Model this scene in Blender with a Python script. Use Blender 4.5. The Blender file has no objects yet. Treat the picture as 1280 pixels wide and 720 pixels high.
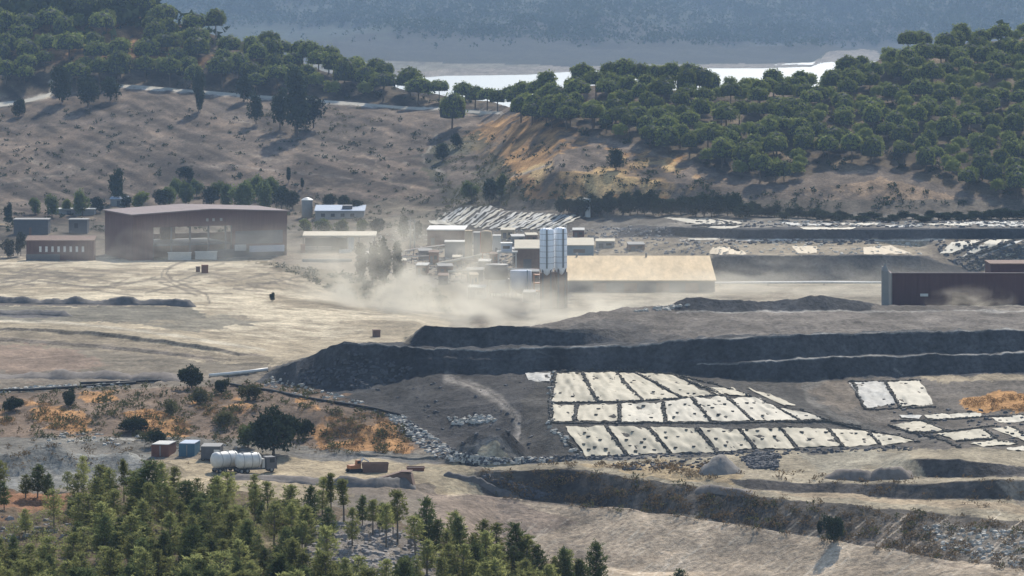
import bpy, math, random
import numpy as np
from mathutils import Vector, Matrix

random.seed(7)
RNG = np.random.default_rng(11)
F, YH, HC = 5000.0, -40.0, 120.0          # focal length in photo pixels, horizon row, eye height (m)
scene = bpy.context.scene
COL = scene.collection

# ------------------------------------------------------------------ camera, world, sun
cam_d = bpy.data.cameras.new("camera"); cam = bpy.data.objects.new("camera", cam_d); COL.objects.link(cam)
cam.location = (0, 0, HC); cam.rotation_euler = (math.radians(90), 0, 0)
cam_d.sensor_width = 36; cam_d.lens = 36 * F / 1280; cam_d.shift_y = -(360 - YH) / 1280
cam_d.clip_start = 1; cam_d.clip_end = 30000
scene.camera = cam
SUN_EL, SUN_AZ = math.radians(41), math.radians(15)
w = bpy.data.worlds.new("World"); scene.world = w; w.use_nodes = True
nt = w.node_tree; bg = nt.nodes["Background"]
sky = nt.nodes.new("ShaderNodeTexSky"); sky.sky_type = 'NISHITA'; sky.sun_disc = False
sky.sun_elevation = SUN_EL; sky.sun_rotation = SUN_AZ; sky.air_density = 1.2; sky.dust_density = 0.8
nt.links.new(sky.outputs[0], bg.inputs[0]); bg.inputs[1].default_value = 0.145
sd = bpy.data.lights.new("sun", 'SUN'); sun = bpy.data.objects.new("sun", sd); COL.objects.link(sun)
sd.energy = 4.3; sd.angle = math.radians(0.5); sd.color = (1.0, 0.93, 0.81)
sdir = Vector((math.sin(SUN_AZ) * math.cos(SUN_EL), math.cos(SUN_AZ) * math.cos(SUN_EL), math.sin(SUN_EL)))
sun.rotation_euler = (-sdir).to_track_quat('-Z', 'Y').to_euler()
sun.location = (300, 1500, 1500)
vs = scene.view_settings
vs.view_transform = 'Standard'; vs.look = 'None'; vs.exposure = 0.45; vs.gamma = 1; vs.use_curve_mapping = False
HAZE_D = 5.5e-5
scene.cycles.volume_bounces = 0; scene.cycles.max_bounces = 5; scene.cycles.diffuse_bounces = 2
scene.cycles.transparent_max_bounces = 16
scene.cycles.volume_step_rate = 1.0; scene.cycles.volume_max_steps = 128
scene.cycles.use_denoising = True

# ------------------------------------------------------------------ noise
_perm = RNG.permutation(256); _perm = np.concatenate([_perm, _perm, _perm])
_val = RNG.random(256) * 2 - 1
def vnoise(x, y):
    x = np.asarray(x, float); y = np.asarray(y, float)
    xi = np.floor(x).astype(np.int64); yi = np.floor(y).astype(np.int64)
    fx = x - xi; fy = y - yi
    fx = fx * fx * fx * (fx * (fx * 6 - 15) + 10); fy = fy * fy * fy * (fy * (fy * 6 - 15) + 10)
    def h(a, b): return _val[_perm[_perm[a & 255] + (b & 255)]]
    return (h(xi, yi) * (1 - fx) + h(xi + 1, yi) * fx) * (1 - fy) + (h(xi, yi + 1) * (1 - fx) + h(xi + 1, yi + 1) * fx) * fy
def fbm(x, y, o=4):
    s = 0; a = 1.0; t = 0
    for k in range(o):
        s = s + a * vnoise(x + 17.3 * k, y - 9.1 * k); t += a
        x = x * 2.03; y = y * 2.03; a *= 0.5
    return s / t

# ------------------------------------------------------------------ terrain profile lines, front to back:
# (photo column, photo row, depth) - depth as metres, 'zH' (level height H) or '+d' (d metres behind the line before)
ROWS = [
 [(-300,790,430),(500,790,430),(800,790,540),(900,790,714),(1280,792,672),(1600,800,636)],
 [(-300,608,545),(0,608,545),(60,612,540),(150,612,540),(250,612,540),(330,618,538),(400,632,535),(500,652,528),(620,690,518),(720,718,512),(800,745,530),(880,755,720),(1280,765,678),(1600,785,640)],
 [(-300,735,640),(500,735,640),(620,712,748),(700,700,752),(800,715,738),(900,715,733),(1000,712,724),(1280,737,688),(1600,777,646)],
 [(-300,600,'z20'),(300,600,'z20'),(480,612,'z20'),(540,618,775),(620,622,778),(700,628,776),(850,645,757),(1000,668,737),(1130,690,718),(1280,715,700),(1600,770,655)],
 [(-300,594,'z20'),(480,606,'z20'),(540,612,'z18.5'),(600,622,'+6'),(700,631,'+6'),(850,648,'+6'),(1000,671,'+6'),(1130,693,'+6'),(1280,718,'+6'),(1600,773,'+6')],
 [(-300,585,'z20'),(480,592,'z20'),(540,594,'z20'),(585,592,'z20'),(650,588,'z21'),(709,588,'z21'),(816,600,'z20.5'),(880,609,'z20'),(934,617,'z20'),(1031,628,'z19.5'),(1119,637,'z19'),(1280,650,'z18.5'),(1600,680,'z17')],
 [(-300,580,'z20'),(480,586,'z20'),(540,588,'z20'),(585,587,'z20.5'),(650,585,'z21.2'),(709,585,'z21.2'),(816,595,'z21'),(880,602,'z20.8'),(914,606,'z20.5'),(934,610,'z20.5'),(1018,614,'z20'),(1072,618,'z20'),(1152,623,'z20'),(1246,625,'z20'),(1300,622,'z20'),(1600,640,'z18.5')],
 [(-300,577,'z20'),(480,583,'z20'),(585,584,'z20.7'),(709,582.5,'z21.3'),(816,592,'z21.2'),(880,600,'+3'),(914,599,'+3'),(1018,604,'+3'),(1085,607,'+3'),(1102,605,'+3'),(1200,603,'+3'),(1253,601,'+3'),(1300,601,'+3'),(1600,620,'+3')],
 [(-300,572,'z20'),(480,577,'z20'),(585,581,'z20.9'),(709,580,'z21.4'),(816,586,'z21.4'),(880,593,'z21.5'),(914,594,'z21.6'),(1018,599,'z21.6'),(1102,599,'z22'),(1159,596,'z22.5'),(1200,596,'z22.8'),(1280,594,'z22.8'),(1600,600,'z22.8')],
 [(-300,568,'z20'),(480,572,'z20.2'),(585,578,'z21'),(709,576.5,'z21.6'),(816,580,'z21.8'),(880,585,'z21.8'),(1018,585,'z22'),(1102,580,'z22.5'),(1140,574,'+5'),(1159,573,'+3'),(1200,574,'+3'),(1250,580,'+3'),(1285,587,'+2'),(1600,595,'+2')],
 [(-300,562,'z20.5'),(200,562,'z20.5'),(400,566,'z20.5'),(480,570,'z20.8'),(585,574,'z21.3'),(700,574,'z22'),(730,573,'z22'),(834,568,'z22.3'),(947,563,'z22.8'),(1055,562,'z23'),(1135,560,'z23.5'),(1200,562,'z25'),(1280,568,'z24.5'),(1600,575,'z24')],
 [(-300,540,'z21'),(0,540,'z21'),(200,538,'z22'),(330,545,'z21'),(400,545,'z22'),(480,545,'z22.5'),(560,550,'z22'),(650,535,'z25'),(690,530,'z27'),(960,528,'z27'),(1010,529,'z26.2'),(1060,533,'z25.2'),(1100,541,'z24.3'),(1150,550,'z24.1'),(1200,552,'z25.4'),(1280,555,'z25.2'),(1600,560,'z25')],
 [(-300,515,'z22.5'),(0,515,'z22.5'),(200,512,'z24'),(300,510,'z25'),(400,512,'z26'),(480,515,'z25.5'),(560,510,'z27'),(650,503,'z29'),(700,503,'z29'),(900,503,'z29.5'),(1000,510,'z28.5'),(1100,520,'z26.5'),(1200,528,'z26'),(1280,525,'z26.5'),(1600,530,'z26')],
 [(-300,488,'z24'),(0,488,'z24'),(160,478,'z25'),(260,472,'z25.5'),(335,473,'z26'),(370,485,'z27'),(440,487,'z28'),(480,480,'z29'),(520,470,'z31'),(600,467,'z31.5'),(700,465,'z32'),(800,464,'z32'),(840,468,'z31.5'),(920,474,'z31'),(1000,478,'z30.5'),(1100,470,'z31'),(1180,468,'z31'),(1280,464,'z31.5'),(1600,455,'z32')],
 [(-300,484,'z24.2'),(0,484,'z24.2'),(160,475,'z25'),(260,469,'z25.5'),(330,468,'+3'),(370,466,'+5'),(440,460,'+7'),(520,450,'+3'),(600,449,'+2.4'),(800,447,'+2.4'),(870,455,'+2'),(960,452,'+3'),(1110,445,'+3.6'),(1280,440,'+3.6'),(1600,430,'+3.6')],
 [(-300,482,'z24.3'),(0,482,'z24.3'),(160,473,'z25'),(260,467,'z25.5'),(330,467,'+.8'),(370,464,'+.8'),(440,458,'+.8'),(520,447,'+.8'),(800,444,'+.8'),(860,451,'+1'),(960,450.5,'+3'),(1110,443,'+3'),(1280,438.5,'+3'),(1600,428.5,'+3')],
 [(-300,480,'z24.4'),(0,480,'z24.4'),(160,471.5,'z25'),(260,465.5,'z25.5'),(330,464,'z26'),(345,462,'+2'),(395,443,'+5'),(430,428,'+4'),(454,431,'+3'),(538,436,'+1.5'),(601,437,'+1.5'),(790,432,'+1.5'),(850,427,'+3'),(951,421,'+4'),(1152,414.5,'+4'),(1280,412.5,'+4'),(1600,405,'+4')],
 [(-300,470,'z23'),(0,470,'z23'),(160,462,'z23'),(260,456,'z23'),(335,455,'z23'),(350,456,'z24'),(395,446,'+4'),(430,431,'+5'),(454,429,'+6'),(514,432,'+6'),(601,434,'+6'),(790,429,'+6'),(850,424,'+6'),(951,418,'+6'),(1152,411.5,'+6'),(1280,409.5,'+6'),(1600,402,'+6')],
 [(-300,415,'z21'),(0,427,'z21'),(100,434,'z21'),(200,444,'z21'),(260,450,'z21'),(320,453,'z22'),(350,452,'z23'),(395,448,'+8'),(430,433,'+8'),(454,431,'+6'),(505,430,'+3'),(531,407,'+3'),(600,409,'+3'),(655,409,'+3'),(722,412,'+3'),(790,414,'+6'),(850,408,'+12'),(951,404,'+14'),(1152,400,'+14'),(1280,397,'+14'),(1600,392,'+14')],
 [(-300,410,'+3'),(0,422,'+3'),(100,429,'+3'),(200,440,'+2'),(260,447,'+2'),(320,452,'+1'),(350,450,'z22.5'),(395,440,'z18'),(430,429,'z18'),(470,428,'z17.5'),(505,427,'z17'),(531,410,'+8'),(600,412,'+8'),(655,411,'+8'),(699,402,'+10'),(732,392,'+16'),(773,386,'+22'),(823,384,'+26'),(850,391,'+20'),(951,390,'+22'),(1085,389,'+22'),(1152,388,'+24'),(1280,388,'+24'),(1600,385,'+24')],
 [(-300,402,'z21.5'),(0,413,'z21.5'),(100,418.5,'z21.5'),(200,430,'z21.5'),(260,439,'z21.5'),(300,444,'z21.5'),(335,442,'z21'),(360,440,'z20'),(395,428,'z17'),(430,424,'z16.5'),(470,423,'z16.5'),(505,422,'z16.5'),(531,415,'+10'),(600,418,'+10'),(655,416,'+8'),(699,406,'+8'),(732,396,'+8'),(773,389,'+8'),(823,385,'+6'),(840,382,'+5'),(858,373,'+6'),(900,374,'+5'),(950,377,'+5'),(1000,373,'+6'),(1020,371,'+6'),(1050,373,'+6'),(1080,377,'+6'),(1100,383,'+8'),(1152,384,'+10'),(1280,384,'+10'),(1600,381,'+10')],
 [(-300,398,'+2'),(0,409,'+2'),(100,413,'+2'),(200,424.5,'+2'),(260,433,'+2'),(292,440,'+2'),(320,441,'+1'),(360,434,'z18'),(395,426,'z16.9'),(430,422,'z16.4'),(470,421,'z16.4'),(505,420,'z16.4'),(531,440,960),(600,450,960),(700,450,960),(732,420,960),(823,400,962),(858,390,955),(1080,390,955),(1100,383,'z38.4'),(1152,383,'z38.4'),(1280,383,'z38.4'),(1600,380,'z38.4')],
 [(-300,395,'z21'),(0,398,'z21'),(100,402,'z20.5'),(200,408,'z20'),(292,420,'z19'),(340,423,'z18'),(395,422,'z16.8'),(430,420,'z16.2'),(470,418,'z16.2'),(505,418,'z16'),(531,440,1000),(560,470,1000),(600,480,1000),(700,490,1000),(773,470,1000),(823,440,990),(858,420,985),(1000,415,985),(1085,410,985),(1110,379,'z37.5'),(1152,379,'z37.5'),(1280,379,'z37.5'),(1600,376,'z37.5')],
 [(-300,378,'z18.5'),(0,378,'z18.5'),(100,379,'z18.3'),(238,383,'z18'),(300,390,'z17.5'),(360,395,'z17'),(430,400,'z16'),(520,403,'z15'),(560,429,1150),(600,429,1150),(850,429,1150),(1085,420,1150),(1110,395,1150),(1280,395,1150),(1600,395,1150)],
 [(-300,352,'z14'),(0,352,'z14'),(200,354,'z14'),(300,360,'z14'),(400,374,'z13.5'),(430,380,'z12.5'),(480,388,'z11'),(540,391,'z9'),(580,387,'z8'),(850,385,'z8'),(1085,385,'z8'),(1280,372,'z8'),(1600,372,'z8')],
 [(-300,325,'z8'),(0,325,'z8'),(340,325,'z8'),(390,335,'z8.5'),(430,345,'z8'),(500,357,'z8'),(560,360,'z8'),(640,360,'z8'),(700,358,'z8'),(850,356,'z8'),(1085,355,'z8'),(1280,350,'z8'),(1600,350,'z8')],
 [(-300,318,'z8.5'),(360,318,'z8.5'),(430,325,'z8.5'),(500,335,'z8.5'),(560,340,'z9'),(640,342,'z9'),(700,345,'z9'),(850,350,'z8.3'),(895,352,'z8.3'),(1085,352,'z8.3'),(1170,350,'z8.3'),(1280,346,'z8.5'),(1600,346,'z8.5')],
 [(-300,308,'z9'),(360,308,'z9'),(430,312,'z9'),(500,318,'z10'),(560,322,'z10'),(640,325,'z11'),(700,328,'z11'),(850,330,'z11'),(885,325,'+20'),(900,320,'+8'),(1085,319,'+8'),(1150,320,'+8'),(1180,330,'+10'),(1220,338,'+10'),(1280,340,'+10'),(1600,340,'+10')],
 [(-300,298,'z10'),(360,298,'z10'),(500,302,'z11'),(560,304,'z11'),(640,308,'z12'),(700,310,'z13'),(800,305,'z15'),(900,304,'z17.5'),(1085,304,'z17.5'),(1150,308,'z17'),(1180,305,'z19'),(1280,305,'z19'),(1600,305,'z19')],
 [(-300,288,'z11'),(360,288,'z11'),(500,292,'z12'),(560,294,'z13'),(640,297,'z14'),(700,299,'z15'),(780,296,'z16'),(840,295,'z17'),(930,299,'z18.5'),(970,300,'z18.5'),(1085,299.5,'z18.5'),(1180,299,'z20'),(1280,299,'z20'),(1600,299,'z20')],
 [(-300,278,'z12'),(360,278,'z12'),(500,278,'z14'),(535,283,'z15'),(600,288,'z15'),(700,290,'z16'),(780,288,'z18'),(840,284,'+4'),(930,287,'+3'),(970,287,'+3'),(1085,287,'+3'),(1280,286,'+3'),(1600,286,'+3')],
 [(-300,268,'z12.5'),(360,266,'z13'),(500,268,'z15'),(530,270,'z15.5'),(548,269,'+30'),(575,257,'+32'),(612,257,'+34'),(632,264,'+30'),(680,267,'+30'),(712,269.5,'+28'),(735,272,'z19'),(780,274,'z20'),(840,276,'z21'),(930,278,'z22'),(1085,277,'z22.5'),(1280,277,'z22.5'),(1600,277,'z22.5')],
 [(-300,258,'z13'),(0,258,'z14'),(200,250,'z15'),(380,250,'z16'),(540,262,'z17'),(640,264,'z20'),(700,264,'z22'),(850,266,'z22'),(930,268,'z23'),(1085,268,'z23'),(1280,268,'z23'),(1600,268,'z23')],
 [(-300,205,1880),(0,205,1880),(200,200,1880),(300,195,1880),(420,205,1850),(540,225,1780),(600,235,1720),(640,230,1680),(700,215,1640),(800,225,1625),(930,238,1600),(1000,238,1597),(1085,228,1605),(1150,228,1605),(1280,245,1598),(1600,245,1598)],
 [(-300,140,2020),(0,137,2020),(60,122,2030),(160,110,2040),(260,118,2030),(380,127,2010),(500,136,1990),(560,145,1940),(600,160,1880),(640,165,1790),(700,165,1720),(800,175,1690),(930,190,1665),(1085,180,1668),(1200,180,1670),(1280,190,1665),(1600,190,1665)],
 [(-300,137,'+8'),(0,134,'+8'),(60,119,'+8'),(160,107.5,'+8'),(260,115.5,'+8'),(380,124.5,'+8'),(500,133.5,'+8'),(560,142,'+8'),(600,156,'+8'),(640,160,'+6'),(700,160,'+6'),(800,170,'+6'),(930,185,'+6'),(1085,176,'+6'),(1200,176,'+6'),(1280,185,'+6'),(1600,185,'+6')],
 [(-300,75,2100),(0,75,2095),(160,70,2095),(260,80,2080),(380,105,2045),(500,122,2015),(600,140,1960),(640,143,1840),(700,140,1765),(800,140,1745),(930,145,1730),(1085,130,1745),(1200,110,1765),(1280,105,1770),(1600,100,1775)],
 [(-300,-10,2190),(0,0,2170),(150,15,2160),(250,38,2140),(330,62,2110),(400,88,2075),(480,106,2045),(560,124,2010),(620,133,1975),(640,134,1900),(680,122,1830),(740,110,1805),(790,106,1800),(830,112,1795),(900,115,1795),(1000,110,1805),(1050,96,1815),(1100,78,1830),(1200,55,1855),(1280,46,1870),(1600,20,1900)],
 [(-300,60,2600),(250,100,2550),(620,170,2450),(740,160,2400),(1000,160,2400),(1280,120,2500),(1600,110,2600)],
 [(-300,136,3700),(1600,136,3700)],
 [(-300,104,4450),(1600,104,4450)],
 [(-300,96,'z-5.8'),(535,96,'z-5.8'),(556,94,'z-5.8'),(600,93.5,'z-5.8'),(660,92.5,'z-5.8'),(740,87,'z-5.8'),(850,84,'z-5.8'),(950,84,'z-5.8'),(1015,82,'z-5.8'),(1035,75,'z-5.8'),(1080,73,'z-5.8'),(1120,78,'z-5.8'),(1280,80,'z-5.8'),(1600,80,'z-5.8')],
 [(-300,83,'+250'),(480,83,'+250'),(548,84,'+200'),(640,83,'+200'),(740,81.5,'+150'),(850,80,'+150'),(950,80.5,'+150'),(1015,79,'+150'),(1035,71,'+150'),(1080,69.5,'+150'),(1120,75,'+150'),(1280,76,'+150'),(1600,76,'+150')],
 [(-300,30,6200),(420,30,6200),(600,45,6000),(750,52,5900),(860,52,5900),(1030,57,6150),(1080,52,6300),(1280,40,6300),(1600,40,6300)],
 [(-300,-10,7000),(0,-5,7000),(300,5,6900),(500,10,6900),(700,20,6700),(850,15,6800),(1000,20,6900),(1050,35,7000),(1150,10,6900),(1280,0,7000),(1600,0,7000)],
 [(-300,-60,8200),(1600,-60,8200)],
 [(-300,-95,9600),(1600,-95,9600)],
]
U = np.concatenate([np.arange(-300, -80, 10.0), np.arange(-80, 1360, 2.0), np.arange(1360, 1601, 10.0)])
NU = len(U)
def eval_rows():
    Ys, Ds = [], []
    prev = None
    for r in ROWS:
        xs = np.array([p[0] for p in r], float); ys = np.array([p[1] for p in r], float); ds = []
        for (x, y, s) in r:
            if isinstance(s, str) and s[0] == 'z': ds.append((HC - float(s[1:])) * F / (y - YH))
            elif isinstance(s, str): ds.append(float(np.interp(x, U, prev)) + float(s[1:]))
            else: ds.append(float(s))
        y = np.interp(U, xs, ys); d = np.interp(U, xs, np.array(ds))
        # '+d' points follow the line before them between control points too
        if prev is not None:
            rel = np.array([1.0 if isinstance(p[2], str) and p[2][0] == '+' else 0.0 for p in r])
            off = np.array([float(p[2][1:]) if isinstance(p[2], str) and p[2][0] == '+' else 0.0 for p in r])
            wgt = np.interp(U, xs, rel) > 0.999
            d = np.where(wgt, prev + np.interp(U, xs, off), d)
            d = np.maximum(d, prev + 0.4)
        Ys.append(y); Ds.append(d); prev = d
    return np.array(Ys), np.array(Ds)
YR, DR = eval_rows()
ZR = HC - (YR - YH) * DR / F
def build_grid():
    D, Z = [DR[0]], [ZR[0]]
    for k in range(1, len(DR)):
        dy = np.max(np.abs(YR[k] - YR[k - 1])[22:-25]); dd = np.max(DR[k] - DR[k - 1])
        n = int(min(46, max(2, math.ceil(dy / 1.8))))
        if k in (1,): n = 60
        if k in (39, 40, 41): n = 10
        if k == 2: n = 26
        if k > 43: n = min(n, 22)
        for i in range(1, n + 1):
            t = i / n
            D.append(DR[k - 1] * (1 - t) + DR[k] * t); Z.append(ZR[k - 1] * (1 - t) + ZR[k] * t)
    return np.array(D), np.array(Z)
GD, GZ = build_grid()
UU = np.broadcast_to(U, GD.shape)
GX = (UU - 640) * GD / F
def py_of(z, d): return YH + (HC - z) * F / d

def visible_env():
    gy = py_of(GZ, GD); return np.minimum.accumulate(gy, axis=0)
ENV = visible_env()
def _col(u):
    i = int(np.clip(np.searchsorted(U, u) - 1, 0, NU - 2)); return i, (u - U[i]) / (U[i + 1] - U[i])
def ground_px(px, py):
    """World point on the ground seen at a photo pixel."""
    i, t = _col(px); j = i if t < .5 else i + 1
    e = ENV[:, j]
    k = int(np.argmax(e <= py))
    if e[k] > py: k = len(e) - 1
    if k == 0: d = GD[0, j]
    else:
        y0, y1 = py_of(GZ[k - 1, j], GD[k - 1, j]), py_of(GZ[k, j], GD[k, j])
        s = 0.0 if abs(y1 - y0) < 1e-6 else min(1, max(0, (py - y0) / (y1 - y0)))
        d = GD[k - 1, j] * (1 - s) + GD[k, j] * s
    X = (px - 640) * d / F
    return Vector((X, d, gz(X, d)))
def gz(X, Y):
    u = min(max(640 + F * X / Y, U[0]), U[-1] - .01); i, t = _col(u)
    a = np.interp(Y, GD[:, i], GZ[:, i]); b = np.interp(Y, GD[:, i + 1], GZ[:, i + 1])
    return float(a * (1 - t) + b * t)

# ---- relief added in plan (metres): heaps and berms, then natural roughness
def seg_dist(px, py, pts):
    best = np.full(px.shape, 1e9); tt = np.zeros(px.shape)
    L = 0; tot = sum(math.hypot(pts[i + 1][0] - pts[i][0], pts[i + 1][1] - pts[i][1]) for i in range(len(pts) - 1)) or 1
    for i in range(len(pts) - 1):
        ax, ay = pts[i][:2]; bx, by = pts[i + 1][:2]
        l2 = (bx - ax) ** 2 + (by - ay) ** 2 + 1e-9
        t = np.clip(((px - ax) * (bx - ax) + (py - ay) * (by - ay)) / l2, 0, 1)
        d = np.hypot(px - ax - t * (bx - ax), py - ay - t * (by - ay))
        m = d < best; best = np.where(m, d, best); tt = np.where(m, (L + t * math.sqrt(l2)) / tot, tt)
        L += math.sqrt(l2)
    return best, tt
HEAPS = [  # photo polyline of the heap's centre line, height, half width (m), lumpiness
 ([(598,572),(618,573)], 5.6, 7.0, .2),
 ([(20,590),(60,586)], 5.2, 9, .25), ([(110,585),(150,586)], 3.6, 8, .3), ([(170,588),(195,590)], 2.4, 6, .3),
 ([(440,540),(470,545)], 1.8, 7, .3),
]
def add_relief():
    global GZ, ENV
    add = np.zeros_like(GZ)
    for pts, h, hw, lump in HEAPS:
        wp = [ground_px(x, y) for x, y in pts]
        d, t = seg_dist(GX + 0.25 * hw * fbm(GX / hw, GD / hw, 2), GD + 0.25 * hw * fbm(GX / hw + 9, GD / hw, 2), [(p.x, p.y) for p in wp])
        prof = np.clip(1 - d / hw, 0, 1); prof = np.minimum(1, prof * 1.25)
        hh = h * (1 + lump * fbm(GX / (hw * 1.3), GD / (hw * 2.2) + 5, 2) * 1.6)
        add = np.maximum(add, hh * prof)
    nearw = np.clip((1150 - GD) / 300, 0, 1); hill = np.clip((GD - 1560) / 200, 0, 1) * np.clip((2700 - GD) / 300, 0, 1)
    far = np.clip((GD - 5350) / 500, 0, 1); fg = np.clip((600 - GD) / 60, 0, 1)
    n = fbm(GX / 7, GD / 9, 4) * (0.34 * nearw + .3)
    n += fbm(GX / 1.6, GD / 2.4, 2) * 0.10
    n += np.abs(fbm(GX / 2.6 + 31, GD / 11, 3)) * .55 * nearw * np.clip((GD - 845) / 15, 0, 1)   # rills on the spoil banks
    n += hill * (fbm(GX / 45, GD / 70, 4) * 2.6 + fbm(GX / 9 , GD / 30, 3) * .4 + np.abs(fbm((GX * .8 + GD * .45) / 16, (GD * .8 - GX * .45) / 90, 3)) * 1.5)
    n += fg * fbm(GX / 6, GD / 6, 4) * 1.5
    n += far * (fbm(GX / 420, GD / 900, 4) * 46 + np.abs(fbm(GX / 150 + .3 * fbm(GX / 300, GD / 300, 2), GD / 420, 3)) * 26)
    lakew = np.clip((GD - 2600) / 300, 0, 1) * np.clip((5300 - GD) / 300, 0, 1)
    site = np.clip((GD - 1180) / 80, 0, 1) * np.clip((1560 - GD) / 100, 0, 1)
    road = np.interp(U, [-300,0,60,160,260,380,500,560,620], [139,136,121,109,117,126,135,143,142])
    n *= 1 - .9 * np.exp(-((GY0 - road[None, :]) / 7) ** 2) * (UU < 640) * (GD > 1900)
    n *= (1 - lakew) * (1 - .6 * site)
    GZ = GZ + add + n
    ENV = visible_env()
GY0 = py_of(GZ, GD)                    # photo row of every ground point, before the small relief
add_relief()

# ------------------------------------------------------------------ materials
MATS = {}
def mat(name, color, rough=.9, var=.18, scale=1.0, bump=0.0, stretch=None, metallic=0.0, var2=0.0, spec=.3, rnd=0.0):
    m = bpy.data.materials.new(name); m.use_nodes = True; n = m.node_tree.nodes; l = m.node_tree.links
    b = n["Principled BSDF"]; b.inputs['Roughness'].default_value = rough; b.inputs['Metallic'].default_value = metallic
    b.inputs['Specular IOR Level'].default_value = spec
    tc = n.new('ShaderNodeTexCoord')
    t = n.new('ShaderNodeTexNoise'); t.inputs['Scale'].default_value = scale; t.inputs['Detail'].default_value = 6; t.inputs['Roughness'].default_value = .65
    if stretch:
        mp = n.new('ShaderNodeMapping'); mp.inputs['Scale'].default_value = stretch; l.new(tc.outputs['Object'], mp.inputs[0]); l.new(mp.outputs[0], t.inputs['Vector'])
    else: l.new(tc.outputs['Object'], t.inputs['Vector'])
    mr = n.new('ShaderNodeMapRange'); mr.inputs[1].default_value = .25; mr.inputs[2].default_value = .75
    mr.inputs[3].default_value = 1 - var; mr.inputs[4].default_value = 1 + var
    l.new(t.outputs[0], mr.inputs[0])
    fac = mr.outputs[0]
    if rnd:
        oi = n.new('ShaderNodeObjectInfo'); m2 = n.new('ShaderNodeMapRange'); m2.inputs[3].default_value = 1 - rnd; m2.inputs[4].default_value = 1 + rnd
        l.new(oi.outputs['Random'], m2.inputs[0]); mm = n.new('ShaderNodeMath'); mm.operation = 'MULTIPLY'
        l.new(fac, mm.inputs[0]); l.new(m2.outputs[0], mm.inputs[1]); fac = mm.outputs[0]
    vm = n.new('ShaderNodeVectorMath'); vm.operation = 'SCALE'; vm.inputs[0].default_value = color[:3]
    l.new(fac, vm.inputs['Scale']); l.new(vm.outputs[0], b.inputs['Base Color'])
    if bump:
        bp = n.new('ShaderNodeBump'); bp.inputs['Strength'].default_value = bump; bp.inputs['Distance'].default_value = .3
        l.new(t.outputs[0], bp.inputs['Height']); l.new(bp.outputs[0], b.inputs['Normal'])
    MATS[name] = m
    return m
def leafmat(name, c1, c2, trans=.35, rnd=.25, scale=.5):
    m = bpy.data.materials.new(name); m.use_nodes = True; n = m.node_tree.nodes; l = m.node_tree.links
    out = n['Material Output']; n.remove(n["Principled BSDF"])
    tc = n.new('ShaderNodeTexCoord'); t = n.new('ShaderNodeTexNoise'); t.inputs['Scale'].default_value = scale; t.inputs['Detail'].default_value = 4
    l.new(tc.outputs['Object'], t.inputs['Vector'])
    mr = n.new('ShaderNodeMapRange'); mr.inputs[1].default_value = .3; mr.inputs[2].default_value = .7; l.new(t.outputs[0], mr.inputs[0])
    mx = n.new('ShaderNodeMix'); mx.data_type = 'RGBA'; mx.inputs[6].default_value = (*c1, 1); mx.inputs[7].default_value = (*c2, 1)
    l.new(mr.outputs[0], mx.inputs[0])
    oi = n.new('ShaderNodeObjectInfo'); m2 = n.new('ShaderNodeMapRange'); m2.inputs[3].default_value = 1 - rnd; m2.inputs[4].default_value = 1 + rnd
    l.new(oi.outputs['Random'], m2.inputs[0])
    vm = n.new('ShaderNodeVectorMath'); vm.operation = 'SCALE'; l.new(mx.outputs[2], vm.inputs[0]); l.new(m2.outputs[0], vm.inputs['Scale'])
    d = n.new('ShaderNodeBsdfDiffuse'); tr = n.new('ShaderNodeBsdfTranslucent'); ms = n.new('ShaderNodeMixShader'); ms.inputs[0].default_value = trans
    l.new(vm.outputs[0], d.inputs[0]); l.new(vm.outputs[0], tr.inputs[0])
    l.new(d.outputs[0], ms.inputs[1]); l.new(tr.outputs[0], ms.inputs[2]); l.new(ms.outputs[0], out.inputs[0])
    MATS[name] = m
    return m

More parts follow.
